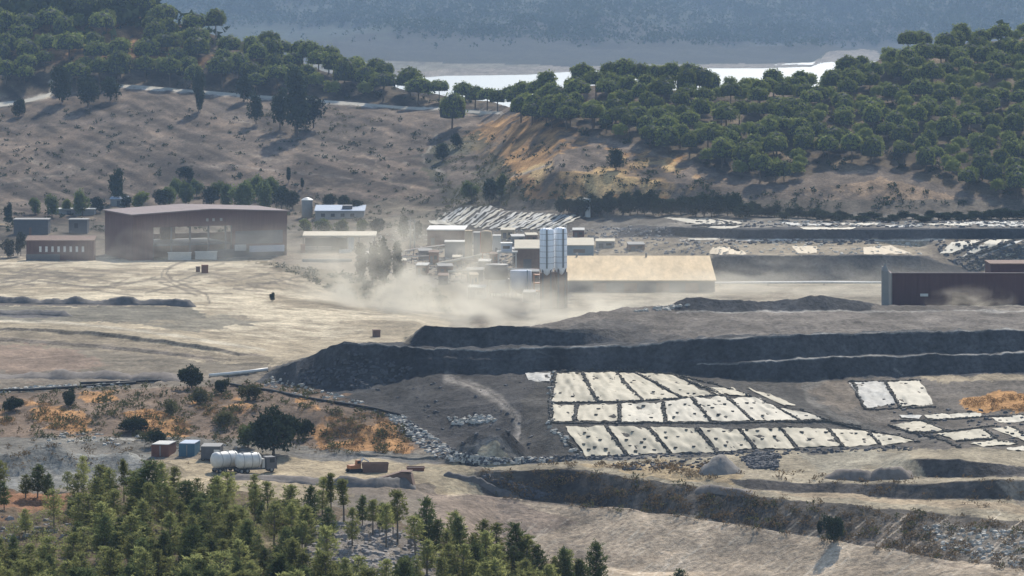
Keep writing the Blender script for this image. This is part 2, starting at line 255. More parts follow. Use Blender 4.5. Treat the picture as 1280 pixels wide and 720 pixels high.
# ------------------------------------------------------------------ object helpers
def link(name, mesh, parent=None):
    o = bpy.data.objects.new(name, mesh); COL.objects.link(o)
    if parent is not None: o.parent = parent
    return o
def tag(o, label=None, cat=None, group=None, kind=None):
    if label: o['label'] = label
    if cat: o['category'] = cat
    if group: o['group'] = group
    if kind: o['kind'] = kind
    return o
def thing(name, label, cat, loc, rotz=0, group=None):
    o = bpy.data.objects.new(name, None); COL.objects.link(o); o.location = loc; o.rotation_euler = (0, 0, rotz)
    o.empty_display_size = .5
    return tag(o, label, cat, group)
def copy_tree(o, parent=None):
    c = o.copy(); COL.objects.link(c)
    if parent is not None: c.parent = parent
    for ch in list(o.children): copy_tree(ch, c)
    return c
class MB:
    def __init__(s): s.v = []; s.f = []; s.sm = False
    def add(s, vs_, fs):
        b = len(s.v); s.v += [tuple(p) for p in vs_]; s.f += [tuple(i + b for i in f) for f in fs]; return s
    def box(s, x0, x1, y0, y1, z0, z1):
        return s.add([(x0,y0,z0),(x1,y0,z0),(x1,y1,z0),(x0,y1,z0),(x0,y0,z1),(x1,y0,z1),(x1,y1,z1),(x0,y1,z1)],
              [(0,3,2,1),(4,5,6,7),(0,1,5,4),(1,2,6,5),(2,3,7,6),(3,0,4,7)])
    def prism(s, prof, y0, y1):          # profile in x,z extruded along y
        n = len(prof); v = [(x, y0, z) for x, z in prof] + [(x, y1, z) for x, z in prof]
        f = [tuple(range(n)), tuple(range(2 * n - 1, n - 1, -1))]
        for i in range(n): j = (i + 1) % n; f.append((j, i, i + n, j + n))
        return s.add(v, f)
    def tube(s, pts, r, n=8, cap=True):
        pts = [Vector(p) for p in pts]; rs = r if isinstance(r, (list, tuple)) else [r] * len(pts)
        vv, ff = [], []
        for i, p in enumerate(pts):
            d = (pts[min(i + 1, len(pts) - 1)] - pts[max(i - 1, 0)]).normalized()
            a = d.cross(Vector((0, 0, 1))) if abs(d.z) < .95 else d.cross(Vector((1, 0, 0))); a.normalize(); b = d.cross(a)
            for k in range(n):
                t = 2 * math.pi * k / n; vv.append(p + (a * math.cos(t) + b * math.sin(t)) * rs[i])
        for i in range(len(pts) - 1):
            for k in range(n):
                k2 = (k + 1) % n; ff.append((i*n+k, i*n+k2, (i+1)*n+k2, (i+1)*n+k))
        if cap: ff.append(tuple(range(n - 1, -1, -1))); ff.append(tuple((len(pts)-1)*n + k for k in range(n)))
        return s.add(vv, ff)
    def lathe(s, prof, c=(0,0,0), n=20):  # (radius, z)
        vv, ff = [], []
        for r, z in prof:
            for k in range(n):
                t = 2 * math.pi * k / n; vv.append((c[0] + r*math.cos(t), c[1] + r*math.sin(t), c[2] + z))
        for i in range(len(prof) - 1):
            for k in range(n): k2 = (k+1) % n; ff.append((i*n+k, i*n+k2, (i+1)*n+k2, (i+1)*n+k))
        ff.append(tuple(range(n - 1, -1, -1))); ff.append(tuple((len(prof)-1)*n + k for k in range(n)))
        return s.add(vv, ff)
    def mesh(s, name, m, smooth=False):
        me = bpy.data.meshes.new(name); me.from_pydata(s.v, [], s.f); me.update()
        if m: me.materials.append(m)
        if smooth: me.polygons.foreach_set('use_smooth', [True] * len(me.polygons))
        return me
    def build(s, name, m, parent=None, smooth=False): return link(name, s.mesh(name, m, smooth), parent)
def npmesh(name, V, Q, m, smooth=True):
    me = bpy.data.meshes.new(name); V = np.asarray(V, np.float32); Q = np.asarray(Q, np.int32)
    k = Q.shape[1]
    me.vertices.add(len(V)); me.vertices.foreach_set('co', V.ravel())
    me.loops.add(Q.size); me.loops.foreach_set('vertex_index', Q.ravel())
    me.polygons.add(len(Q)); me.polygons.foreach_set('loop_start', np.arange(0, Q.size, k, dtype=np.int32))
    me.update(calc_edges=True)
    me.polygons.foreach_set('use_smooth', np.full(len(Q), smooth))
    if m: me.materials.append(m)
    return me
def grid_quads(nr, nc):
    i = np.arange(nr - 1)[:, None] * nc + np.arange(nc - 1)[None, :]
    return np.stack([i, i + 1, i + 1 + nc, i + nc], -1).reshape(-1, 4)
def z3(x, y): return (650 + .2969 * x, 440 + .2969 * y)
def z4(x, y): return (960 + .25 * x, 440 + .25 * y)
def z6(x, y): return (820 + .15625 * x, 250 + .15625 * y)
def z7(x, y): return (1080 + .15625 * x, 280 + .15625 * y)
def z5(x, y): return (420 + .336 * x, 200 + .336 * y)

#@@GROUND@@
# ------------------------------------------------------------------ ground colours (surface colours, with shade painted into some banks and hollows)
PX, PY = UU.copy(), GY0
ACOL = np.zeros(GD.shape + (3,)); ACOL[:] = (.22, .185, .145)
_n1 = fbm(GX / 5 + 40, GD / 7, 4); _n2 = fbm(GX / 5 - 80, GD / 7 + 33, 4)
_nb = fbm(GX / 30 + 3, GD / 45, 4)
def pip(x, y, pts):
    ins = np.zeros(x.shape, bool); n = len(pts)
    for i in range(n):
        x1, y1 = pts[i]; x2, y2 = pts[(i + 1) % n]
        if y1 == y2: continue
        c = ((y1 > y) != (y2 > y)) & (x < (x2 - x1) * (y - y1) / (y2 - y1) + x1)
        ins ^= c
    return ins
def paint(pts, c, fz=5, a=1.0, dmin=0, dmax=1e9, mottle=0.0):
    x = PX + fz * 1.6 * _n1 * 2; y = PY + fz * .8 * _n2 * 2
    xs = [p[0] for p in pts]; ys = [p[1] for p in pts]
    m = (x >= min(xs)) & (x <= max(xs)) & (y >= min(ys)) & (y <= max(ys)) & (GD >= dmin) & (GD <= dmax)
    idx = np.nonzero(m)
    k = pip(x[idx], y[idx], pts); idx = (idx[0][k], idx[1][k])
    al = a
    if mottle: al = (np.clip((_nb[idx] + .5 * _n1[idx]) * 3 * 1.2 + mottle, 0, 1) * a)[:, None]
    ACOL[idx] = ACOL[idx] * (1 - al) + np.array(c) * al
def stroke(pts, c, wd=2.0, fz=1.0, a=1.0, dmin=0, dmax=1e9):
    x = PX + fz * _n1 * 2; y = PY + fz * .6 * _n2 * 2
    xs = [p[0] for p in pts]; ys = [p[1] for p in pts]; b = wd + 3
    m = (x >= min(xs) - b) & (x <= max(xs) + b) & (y >= min(ys) - b) & (y <= max(ys) + b) & (GD >= dmin) & (GD <= dmax)
    idx = np.nonzero(m)
    if len(idx[0]) == 0: return
    d, _ = seg_dist(x[idx], y[idx] , pts)
    al = (np.clip(1.3 - d / (wd * .5), 0, 1) * a)[:, None]
    ACOL[idx] = ACOL[idx] * (1 - al) + np.array(c) * al
def fill(mask, c, a=1.0): ACOL[mask] = ACOL[mask] * (1 - a) + np.array(c) * a

TAN, PALE, DARK = (.40,.335,.24), (.50,.44,.34), (.07,.071,.076)
# far country
fill(GD > 2700, (.15,.14,.11)); fill(GD > 5050, (.030,.040,.027))
for i in range(NU):
    pass
_sh = np.interp(U, [-300,535,556,600,660,740,850,950,1015,1035,1080,1120,1280,1600], [96,96,94,93.5,92.5,87,84,84,82,75,73,78,80,80])
fill((GD > 4000) & (PY < _sh[None, :] + 3) & (PY > _sh[None, :] - 4 - 4 * (UU < 720) + 2 * _nb), (.2,.175,.145))
fill((GD > 5000) & (PY < _sh[None, :] - 5) & (PY > _sh[None, :] - 48 + 8 * _nb), (.030,.032,.026))
# middle hills
H = dict(dmin=1560, dmax=2800)
paint([(-300,-80),(1600,-80),(1600,290),(-300,290)], (.225,.175,.135), 0, **H)
paint([(-300,120),(560,130),(540,262),(-300,262)], (.30,.22,.155), 6, .7, mottle=.4, **H)
paint([(-300,120),(560,130),(540,262),(-300,262)], (.145,.11,.085), 6, .8, mottle=-.2, **H)
paint([(-300,-60),(260,0),(640,125),(620,138),(380,124),(160,106),(60,118),(-300,135)], (.16,.125,.085), 5, **H)
paint([(90,10),(170,20),(300,62),(330,85),(230,88),(130,75),(60,80),(0,60),(0,30)], (.52,.29,.13), 6, .9, mottle=.4, **H)
paint([(575,165),(640,140),(700,150),(740,180),(860,200),(930,240),(880,268),(700,266),(645,250),(600,200)], (.47,.26,.10), 6, .9, mottle=.7, **H)
paint([(650,210),(740,185),(850,205),(905,238),(820,248),(700,250)], (.52,.37,.18), 6, .8, mottle=.6, **H)
paint([(640,145),(700,125),(1000,120),(1280,50),(1600,20),(1600,260),(1280,250),(1200,238),(1100,205),(960,225),(860,200),(740,165)], (.17,.13,.085), 6, **H)
paint([(540,172),(600,165),(655,235),(665,264),(560,264),(525,200)], (.105,.10,.06), 6, .85, mottle=.7, **H)
paint([(925,242),(1000,240),(1100,222),(1190,245),(1250,258),(1215,274),(930,270)], (.40,.28,.18), 4, .9, mottle=1, **H)
paint([(160,112),(350,130),(520,140),(420,200),(340,160),(200,135)], (.19,.155,.125), 6, .7, mottle=.5, **H)
for pts, wd, c in [([(-60,137),(0,131),(35,126),(62,120),(70,110),(62,104)], 6, (.75,.66,.52)), ([(153,108.5),(260,116.5),(380,126),(500,135),(625,141)], 3.6, (.8,.75,.66)),
    ([(0,233),(60,222),(112,213)], 3, (.36,.3,.24)), ([(70,208),(115,214)], 2, (.36,.3,.24)), ([(175,206),(250,212),(330,212),(390,219),(440,226)], 3, (.34,.28,.23)),
    ([(547,170),(527,200),(535,210),(553,217)], 3, (.42,.37,.31)), ([(300,150),(400,190),(470,215),(520,250)], 3, (.33,.27,.21)), ([(330,140),(440,185),(510,205)], 2.5, (.3,.25,.2)),
    ([(430,170),(480,215),(545,255)], 2, (.34,.27,.2)), ([(370,225),(470,250),(530,262)], 2.5, (.3,.23,.18)), ([(690,205),(640,220)], 3, (.34,.3,.26)),
    ([(0,160),(120,150),(260,165)], 2.5, (.28,.22,.18)), ([(60,190),(200,175),(350,200)], 2, (.28,.23,.18)), ([(0,210),(40,200),(60,208)], 2, (.3,.25,.19))]:
    stroke(pts, c, wd, 2, .85, **H)
# plant floor and the yards behind it
S = dict(dmin=1120, dmax=1800)
paint([(-300,250),(1600,250),(1600,360),(-300,360)], (.21,.175,.135), 0, dmin=1340, dmax=1705)
paint([(-300,250),(560,250),(560,300),(-300,300)], (.16,.135,.095), 5, .8, mottle=.2, dmin=1340, dmax=1780)
paint([(0,272),(120,272),(120,300),(0,300)], (.4,.31,.21), 3, .8, mottle=.3, **S)
paint([(430,300),(700,290),(700,345),(560,345),(430,330)], (.27,.225,.17), 4, .8, mottle=.4, **S)
paint([(700,268),(1600,268),(1600,284),(700,292)], (.2,.18,.155), 3, **S)
paint([(775,282),(930,284),(1600,285.5),(1600,299),(930,299),(850,296),(770,297)], (.055,.055,.06), 1.5, **S)
paint([(710,298),(870,302),(1150,302),(1170,318),(895,319),(890,332),(700,330)], (.27,.225,.165), 2, **S)
stroke([(850,299.5),(1080,300.5),(1180,300)], (.5,.46,.4), 2.2, .6, .9, **S)
paint([(888,318.5),(1150,318.5),(1190,332),(1240,342),(1200,356),(893,352.5)], (.085,.08,.078), 2, **S)
paint([(560,352),(1280,352),(1280,400),(560,400)], (.30,.26,.2), 3, dmin=1130, dmax=1424)
paint([(532,279),(575,256),(615,255),(640,263),(720,266),(735,275),(715,292),(600,290)], (.13,.115,.10), 2, dmin=1500, dmax=1720)
paint([(500,338),(560,345),(640,343),(712,346),(712,400),(560,400),(500,372)], (.115,.105,.092), 3, .9, dmin=1130, dmax=1530)
# pale plain on the left
PL = dict(dmin=955, dmax=1560)
paint([(-300,325),(330,322),(392,348),(432,374),(482,389),(562,398),(562,440),(500,436),(345,462),(250,466),(-300,482)], TAN, 3, **PL)
paint([(-300,326),(320,326),(420,372),(540,400),(400,425),(280,420),(200,383),(-300,378)], (.52,.45,.335), 5, .8, mottle=.7, **PL)
paint([(300,322),(430,342),(500,357),(570,362),(580,398),(482,388),(432,373),(385,348)], (.15,.122,.078), 4, **PL)
paint([(-300,381),(238,383),(262,398),(150,402),(-300,399)], (.19,.172,.135), 2, **PL)
paint([(100,384),(270,388),(330,402),(250,415),(160,404)], (.19,.172,.135), 4, .9, mottle=.6, **PL)
paint([(-300,376),(233,378),(240,382),(-300,382)], (.15,.13,.115), 1.0, **PL)
paint([(-300,388),(70,388),(85,394),(60,397),(-300,396)], (.12,.11,.11), 1.5, **PL)
stroke([(-60,401),(80,403),(180,414),(330,437)], (.50,.45,.36), 4, 1.5, .7, **PL)
stroke([(-60,410.5),(0,411),(100,416),(200,427),(292,441),(330,446)], (.15,.125,.105), 4, .8, .8, **PL)
paint([(-300,414),(0,414),(100,419),(200,431),(292,444),(340,447),(340,455),(-300,426)], (.26,.215,.155), 2, **PL)
stroke([(-60,424),(0,424),(100,431),(200,441),(265,449)], (.21,.175,.145), 6, 1.5, .75, **PL)
paint([(-300,428),(0,429),(120,438),(260,453),(335,456),(335,466),(160,472),(-300,484)], (.21,.178,.135), 2, dmin=900, dmax=1100)
paint([(-300,428),(60,432),(140,455),(60,478),(-300,482)], (.265,.19,.145), 6, .8, dmin=900, dmax=1100)
paint([(-300,464),(100,466),(240,472),(200,477),(-300,478)], (.21,.18,.145), 3, .9, dmin=890, dmax=1100)
trk = (.20,.17,.13)
rr = random.Random(3)
for k in range(60):
    x0 = rr.uniform(-40, 330); y0 = rr.uniform(331, 368); L = rr.uniform(25, 90); s = rr.choice([-.35, -.45, -.3, .15, .28])
    bow = rr.uniform(-4, 4)
    pts = [(x0 + L * t, y0 + s * L * t * .5 + bow * math.sin(3.1 * t)) for t in (0, .25, .5, .75, 1)]
    if max(p[1] for p in pts) < 372 and min(p[1] for p in pts) > 328: stroke(pts, trk, 2.2, .6, rr.uniform(.6, 1), **PL)
stroke([(232,326),(212,334),(208,342),(215,350),(235,358),(258,368),(262,378)], trk, 3.0, .4, 1.0, **PL)
stroke([(226,328),(204,338),(202,346),(222,359),(246,370)], trk, 2.6, .4, .9, **PL)
for k in range(16):
    x0 = rr.uniform(250, 480); y0 = rr.uniform(375, 415)
    stroke([(x0, y0), (x0 + rr.uniform(20, 60), y0 + rr.uniform(-2, 5))], (.31,.26,.19), 2, 1.2, .6, **PL)
# dark spoil heap
W = dict(dmin=850, dmax=965)
paint([(318,480),(345,460),(395,441),(430,425),(510,430),(528,404),(722,408),(850,406),(1600,388),(1600,470),(1280,467),(1100,473),(1000,481),(840,471),(700,468),(520,474),(470,492),(370,492)], DARK, 1.5, **W)
paint([(340,462),(400,440),(440,432),(520,450),(480,485),(370,490)], (.085,.082,.08), 4, .8, mottle=.3, **W)
paint([(655,410),(740,390),(790,380),(850,376),(1600,376),(1600,411),(1152,413),(951,419),(850,425),(790,428),(740,418)], (.17,.15,.132), 2, **W)
paint([(700,412),(760,400),(860,420),(800,430)], (.10,.093,.088), 4, .8, **W)
paint([(838,384),(858,371),(900,372),(950,375),(1010,370),(1060,371),(1095,381),(1085,389),(850,389.5)], (.07,.072,.078), 1.5, dmin=880, dmax=985)
paint([(1100,378),(1600,376),(1600,389),(1100,389)], (.3,.265,.22), 2, .8, mottle=.6, dmin=900, dmax=1010)
for pts, wd in [([(430,429.5),(454,431.5),(538,436.5),(601,437.5),(790,432.5),(850,427.5),(951,421.5),(1152,415),(1600,406)], 1.8), ([(872,457),(960,452),(1110,445),(1280,440),(1600,430)], 1.6), ([(846,391),(951,390),(1085,389.3),(1600,387)], 2.0)]:
    stroke(pts, (.40,.38,.35), wd, .8, .8, **W)
stroke([(1118,459),(1128,466)], (.2,.19,.18), 2, 1, .7, **W)
stroke([(668,437),(690,447),(700,462)], (.13,.125,.12), 2, 1, .6, **W)
# grey bowl and tarp pads
B = dict(dmin=770, dmax=905)
paint([(395,492),(470,490),(520,470),(700,466),(700,580),(590,582),(505,522),(440,510)], (.085,.080,.078), 3, **B)  # grey ground, darkened further for the shading of the hollow
paint([(530,500),(600,505),(600,545),(560,560),(520,540)], (.16,.143,.13), 5, .8, mottle=.6, **B)
paint([(320,484),(400,480),(480,500),(520,520),(480,520),(400,498)], (.155,.14,.125), 3, .8, mottle=.6, **B)
stroke([(560,473),(595,484),(625,500),(645,522),(651,540),(640,556)], (.34,.305,.27), 12, 1.5, .95, **B)
stroke([(570,474),(605,486),(634,506),(648,530)], (.12,.108,.096), 2.4, .6, .9, **B)
stroke([(560,478),(597,491),(622,508),(636,530)], (.12,.108,.096), 2.4, .6, .9, **B)
paint([(685,462),(1000,476),(1060,520),(1165,551),(1150,562),(690,580),(650,560),(655,500)], (.095,.088,.08), 2.5, **B)
paint([(575,573),(600,563),(640,565),(648,573)], (.05,.05,.052), 2, **B)  # shade of the steep heap put into the ground colour, next patch too
paint([(568,556),(650,556),(656,584),(568,584)], (.05,.049,.05), 2.0, .95, **B)
paint([(395,492),(470,488),(520,472),(560,480),(520,520),(470,505)], (.075,.073,.072), 5, .8, **B)  # shading on the bowl's left side put into the colour
# right-hand pads
paint([(985,480),(1100,472),(1600,458),(1600,580),(1200,564),(1140,560),(1060,522)], (.155,.135,.115), 3, **B)
paint([(1140,471),(1600,460),(1600,478),(1280,476),(1170,480)], (.30,.25,.18), 3, **B)
paint([(1200,500),(1230,493),(1280,490),(1600,485),(1600,515),(1280,514),(1215,512)], (.46,.25,.10), 3, .95, **B)
paint([(1010,482),(1055,478),(1080,500),(1060,515),(1030,500)], (.23,.19,.15), 4, .8, **B)
stroke([(1030,478),(1005,484),(1012,500),(1045,520),(1100,537),(1180,551)], (.19,.175,.155), 8, 1.5, .9, **B)
# scrubby orange ground on the left
paint([(-300,486),(160,482),(335,476),(400,490),(470,512),(520,545),(522,560),(505,570),(392,567),(340,562),(-300,548)], (.20,.145,.105), 4, **B)
for pts in [[(25,498),(60,503),(105,520),(110,541),(70,538),(40,520)], [(-300,505),(0,505),(18,530),(-300,540)], [(150,520),(190,515),(235,524),(240,548),(200,545),(160,532)],
            [(395,525),(440,512),(480,522),(512,555),(508,570),(440,566),(396,556)], [(240,500),(300,495),(320,510),(270,530)], [(90,490),(140,487),(150,500),(110,508)], [(370,500),(400,502),(410,512),(378,515)], [(420,490),(460,490),(455,502),(425,505)]]:
    paint(pts, (.45,.245,.105), 5, .95, mottle=.95, **B)
paint([(405,528),(445,516),(480,530),(470,545),(420,548)], (.19,.14,.10), 4, .8, **B)
paint([(-300,545),(200,545),(360,556),(540,568),(540,580),(360,572),(150,566),(-300,568)], (.2,.185,.16), 3, **B)
paint([(-300,566),(190,568),(215,600),(-300,640)], (.25,.245,.225), 3, dmin=640, dmax=880)
paint([(-300,580),(60,572),(100,600),(-300,640)], (.25,.25,.25), 4, .8, mottle=.4, dmin=640, dmax=880)
stroke([(100,549),(180,548)], (.4,.38,.34), 2, .8, .8, **B)
# yard and haul roads
Y = dict(dmin=560, dmax=830)
paint([(185,574),(350,572),(545,578),(585,584),(600,600),(580,622),(480,620),(200,640)], (.38,.31,.21), 3, **Y)
paint([(500,583),(590,585),(612,600),(640,620),(560,616),(520,600)], (.46,.385,.265), 4, .8, **Y)
stroke([(360,566),(440,572),(520,577),(640,577),(760,574),(850,571)], (.17,.163,.155), 5, 1, .95, **Y)
paint([(560,590),(610,588),(690,618),(660,632),(600,618)], (.3,.26,.19), 3, .9, **Y)
stroke([(565,594),(600,602),(628,617),(642,622)], (.13,.115,.1), 2.5, .8, .9, **Y)
stroke([(594,590),(640,601),(690,615)], (.17,.15,.13), 2, .8, .8, **Y)
paint([(430,608),(540,606),(545,622),(430,622)], (.20,.165,.14), 3, .8, **Y)
# right foreground benches
paint([(600,580),(1140,560),(1600,560),(1600,700),(1280,715),(1000,668),(850,646),(640,622)], (.34,.29,.21), 3, **Y)
paint([(590,590),(709,586),(816,599),(880,608),(934,618),(1031,628),(1119,637),(1280,651),(1600,680),(1600,780),(1280,722),(1130,696),(1000,674),(850,651),(700,633),(610,624)], (.115,.10,.085), 2, **Y)
paint([(650,592),(720,590),(800,612),(780,634),(690,625)], (.085,.075,.068), 3, .9, **Y)
paint([(1170,655),(1290,665),(1290,716),(1200,695)], (.22,.195,.165), 5, .8, mottle=.6, **Y)
paint([(725,580),(870,576),(930,590),(920,604),(850,598),(760,586)], (.43,.33,.2), 4, .9, **Y)
paint([(900,612),(940,612),(1031,622),(1119,630),(1280,642),(1600,660),(1600,646),(1280,632),(1150,624),(1018,615)], (.41,.325,.225), 2, **Y)
paint([(908,598),(1018,603),(1085,606.5),(1102,604.5),(1253,600.5),(1310,600),(1310,624),(1246,626),(1152,624),(1072,619),(1018,615),(934,611)], (.10,.088,.08), 1.2, **Y)  # shadow band of the near bank painted into its face
paint([(1240,602),(1600,600),(1600,640),(1270,630)], (.25,.215,.175), 4, .9, **Y)
stroke([(930,593),(1018,600),(1102,601),(1280,596),(1600,600)], (.40,.34,.25), 4, 1, .8, **Y)
paint([(1142,573),(1159,572),(1200,573),(1250,579),(1290,586),(1280,596),(1159,597)], (.10,.09,.085), 1.5, **Y)  # second bank's face darkened, its shade put into the colour
paint([(1000,565),(1140,563),(1140,585),(1020,588)], (.33,.3,.235), 4, .8, mottle=.5, **Y)
# front field and wooded foreground slope
paint([(540,617),(620,621),(700,627),(850,644),(1000,667),(1130,689),(1280,714),(1600,769),(1600,900),(520,900)], (.46,.37,.275), 1.5, dmin=430, dmax=782)
paint([(530,617),(640,622),(720,650),(640,680),(540,650)], (.29,.225,.18), 5, .8, dmin=560, dmax=782)
stroke([(540,619),(700,629),(850,646)], (.16,.13,.105), 2, 1, .7, dmin=700, dmax=782)
for k in range(380):
    x0 = rr.uniform(640, 1290); y0 = rr.uniform(640, 730); L = rr.uniform(12, 45)
    stroke([(x0, y0), (x0 - L * .62, y0 + L * .5)], rr.choice([(.60,.51,.40), (.32,.25,.19), (.64,.56,.45), (.36,.28,.21)]), 1.6, 1.5, rr.uniform(.35, .8), dmin=560, dmax=782)
for k in range(5):
    stroke([(1060 + 26 * k, 668 + 7 * k), (1240 + 20 * k, 722 + 5 * k)], (.25,.2,.155), 1.8, 1.5, .5, dmin=560, dmax=782)
fill(GD < 575 - 40 * (UU > 760), (.15,.115,.08))
paint([(-300,606),(90,612),(84,640),(40,655),(-300,650)], (.30,.15,.085), 5, .8, mottle=.8, dmax=580)
paint([(370,668),(430,650),(520,668),(560,690),(560,800),(380,800),(340,720)], (.25,.225,.205), 5, .9, mottle=.8, dmax=580)
paint([(-300,650),(340,620),(380,700),(340,800),(-300,800)], (.15,.125,.075), 6, .7, mottle=.3, dmax=600)
ACOL *= (1 + .22 * np.clip(_nb * 1.6, -1, 1) + .26 * np.clip(_n1 * 1.8, -1, 1))[..., None]
ACOL *= np.where((GD > 1560) & (GD < 2800), np.where(UU < 560, .50, .60), np.where(GD > 1180, .86, .84))[..., None]
_st = fbm((GX * .8 + GD * .45) / 5, (GD * .8 - GX * .45) / 60, 4) * .8 + fbm(GX / 14, GD / 20, 3) * .5
ACOL *= (1 + np.where((GD > 1620) & (GD < 2600), 1, 0) * np.clip(_st * 1.3, -.55, .6))[..., None]
ACOL *= np.array([1.02, 1.0, .96])
ACOL = np.clip(ACOL, .02, .8)

gm = bpy.data.materials.new("earth"); gm.use_nodes = True
_n = gm.node_tree.nodes; _l = gm.node_tree.links; _b = _n["Principled BSDF"]
_b.inputs['Roughness'].default_value = 1.0; _b.inputs['Specular IOR Level'].default_value = .1
_at = _n.new('ShaderNodeAttribute'); _at.attribute_name = 'surface_colour'
_ge = _n.new('ShaderNodeNewGeometry')
def _noise(sc, det, rough):
    t = _n.new('ShaderNodeTexNoise'); t.inputs['Scale'].default_value = sc; t.inputs['Detail'].default_value = det; t.inputs['Roughness'].default_value = rough
    _l.new(_ge.outputs['Position'], t.inputs['Vector']); return t
_t1 = _noise(.9, 6, .7); _t2 = _noise(.12, 6, .65)
_m1 = _n.new('ShaderNodeMapRange'); _m1.inputs[1].default_value = .3; _m1.inputs[2].default_value = .7; _m1.inputs[3].default_value = .5; _m1.inputs[4].default_value = 1.42
_m2 = _n.new('ShaderNodeMapRange'); _m2.inputs[1].default_value = .3; _m2.inputs[2].default_value = .7; _m2.inputs[3].default_value = .72; _m2.inputs[4].default_value = 1.26
_l.new(_t1.outputs[0], _m1.inputs[0]); _l.new(_t2.outputs[0], _m2.inputs[0])
_mm = _n.new('ShaderNodeMath'); _mm.operation = 'MULTIPLY'; _l.new(_m1.outputs[0], _mm.inputs[0]); _l.new(_m2.outputs[0], _mm.inputs[1])
_vm = _n.new('ShaderNodeVectorMath'); _vm.operation = 'SCALE'; _l.new(_at.outputs['Color'], _vm.inputs[0]); _l.new(_mm.outputs[0], _vm.inputs['Scale'])
_l.new(_vm.outputs[0], _b.inputs['Base Color'])
_bp = _n.new('ShaderNodeBump'); _bp.inputs['Strength'].default_value = .9; _bp.inputs['Distance'].default_value = .7
_l.new(_t1.outputs[0], _bp.inputs['Height']); _l.new(_bp.outputs[0], _b.inputs['Normal'])
me = npmesh("ground", np.stack([GX, GD, GZ], -1).reshape(-1, 3), grid_quads(*GD.shape), gm)
ca = me.color_attributes.new('surface_colour', 'FLOAT_COLOR', 'POINT')
ca.data.foreach_set('color', np.concatenate([ACOL, np.ones(GD.shape + (1,))], -1).astype(np.float32).ravel())
tag(link("ground", me), kind='structure')

# pale hill road: a banked ribbon following the slope
for nm, pts, wd_, up in [("hill_road", [(150,108),(175,109),(220,113),(260,116),(320,121),(380,125.5),(440,130),(500,135),(560,139),(600,141),(628,142.5)], 3.4, .55), ("hill_track", [(-60,137),(-20,134),(5,131),(28,128),(48,124),(60,120),(66,115),(68,108)], 7.0, 1.0)]:
    xs_ = np.linspace(0, len(pts) - 1, 90); qx = np.interp(xs_, range(len(pts)), [q[0] for q in pts]); qy = np.interp(xs_, range(len(pts)), [q[1] for q in pts])
    ps = [ground_px(a, b_) for a, b_ in zip(qx, qy)]; Y_ = np.array([q.y for q in ps]); Y_ = np.convolve(np.pad(Y_, 6, mode='edge'), np.ones(13) / 13, 'valid')
    V = []
    for a, b_, d_ in zip(qx, qy, Y_):
        X = (a - 640) * d_ / F; z_ = HC - (b_ - YH) * d_ / F
        for s_ in (-1.02, -1, 0, 1, 1.02): V.append((X, d_ + s_ * wd_ * .5, z_ + s_ * up + .35 - (1.6 if abs(s_) > 1.01 else 0)))
    rm = mat("pale road", (.42,.375,.30), var=.2, scale=.4)
    tag(link(nm, npmesh(nm, V, grid_quads(90, 5)[:, ::-1], rm, False)), kind='structure')
# lake
lm = bpy.data.materials.new("lake water"); lm.use_nodes = True
b = lm.node_tree.nodes["Principled BSDF"]; b.inputs['Base Color'].default_value = (.05,.08,.09,1); b.inputs['Roughness'].default_value = .46; b.inputs['Specular IOR Level'].default_value = .8
tt = lm.node_tree.nodes.new('ShaderNodeTexNoise'); tt.inputs['Scale'].default_value = .25; tt.inputs['Detail'].default_value = 4
bb = lm.node_tree.nodes.new('ShaderNodeBump'); bb.inputs['Strength'].default_value = .6; bb.inputs['Distance'].default_value = .8
tcc = lm.node_tree.nodes.new('ShaderNodeNewGeometry'); lm.node_tree.links.new(tcc.outputs['Position'], tt.inputs['Vector'])
lm.node_tree.links.new(tt.outputs[0], bb.inputs['Height']); lm.node_tree.links.new(bb.outputs[0], b.inputs['Normal'])
m = MB(); m.add([(-1500,3350,-6),(1500,3350,-6),(1900,6100,-6),(-1900,6100,-6)], [(0,1,2,3)])
tag(m.build("lake_water", lm), kind='structure')

# air
def volume(name, color, dens, aniso):
    v = bpy.data.materials.new(name); v.use_nodes = True; n = v.node_tree.nodes; n.remove(n["Principled BSDF"])
    pv = n.new('ShaderNodeVolumePrincipled'); pv.inputs['Color'].default_value = (*color, 1); pv.inputs['Density'].default_value = dens; pv.inputs['Anisotropy'].default_value = aniso
    v.node_tree.links.new(pv.outputs[0], n['Material Output'].inputs['Volume']); return v, pv
hz, _ = volume("haze air", (.40,.58,.86), HAZE_D, .25)
m = MB(); m.box(-4200, 4200, -60, 9900, -25, 470)
tag(m.build("haze", hz), kind='stuff')
# ------------------------------------------------------------------ vegetation
BARK = mat("bark", (.10,.075,.055), var=.3, scale=3)
BARKG = mat("grey bark", (.15,.125,.10), var=.3, scale=3)
L_STONE = leafmat("stone pine needles", (.205,.225,.062), (.115,.145,.042), .5, .28, .35)
L_CORE = mat("crown core darkened as shade", (.030,.036,.022), var=.3, scale=.6)  # added opaque core blocking the sun; crown shade put into its colour
L_PINE = leafmat("young pine needles", (.27,.27,.105), (.15,.165,.065), .52, .42, .5)
L_PINED = leafmat("dark pine needles", (.125,.145,.06), (.07,.09,.04), .45, .25, .5)
L_BROAD = leafmat("broad leaves", (.15,.175,.06), (.075,.10,.04), .40, .3, .5)
L_YELL = leafmat("yellow green leaves", (.17,.19,.05), (.10,.12,.035), .42, .2, .5)
L_DARK = leafmat("dark leaves", (.038,.050,.024), (.022,.032,.018), .25, .25, .4)
L_BUSH = leafmat("scrub leaves", (.12,.115,.05), (.07,.07,.036), .3, .3, .6)
L_FAR = leafmat("distant pine needles", (.046,.064,.026), (.03,.044,.02), .2, 0, .01)
L_DRY = leafmat("dry stalks", (.30,.185,.085), (.20,.13,.07), .35, 0, .3)
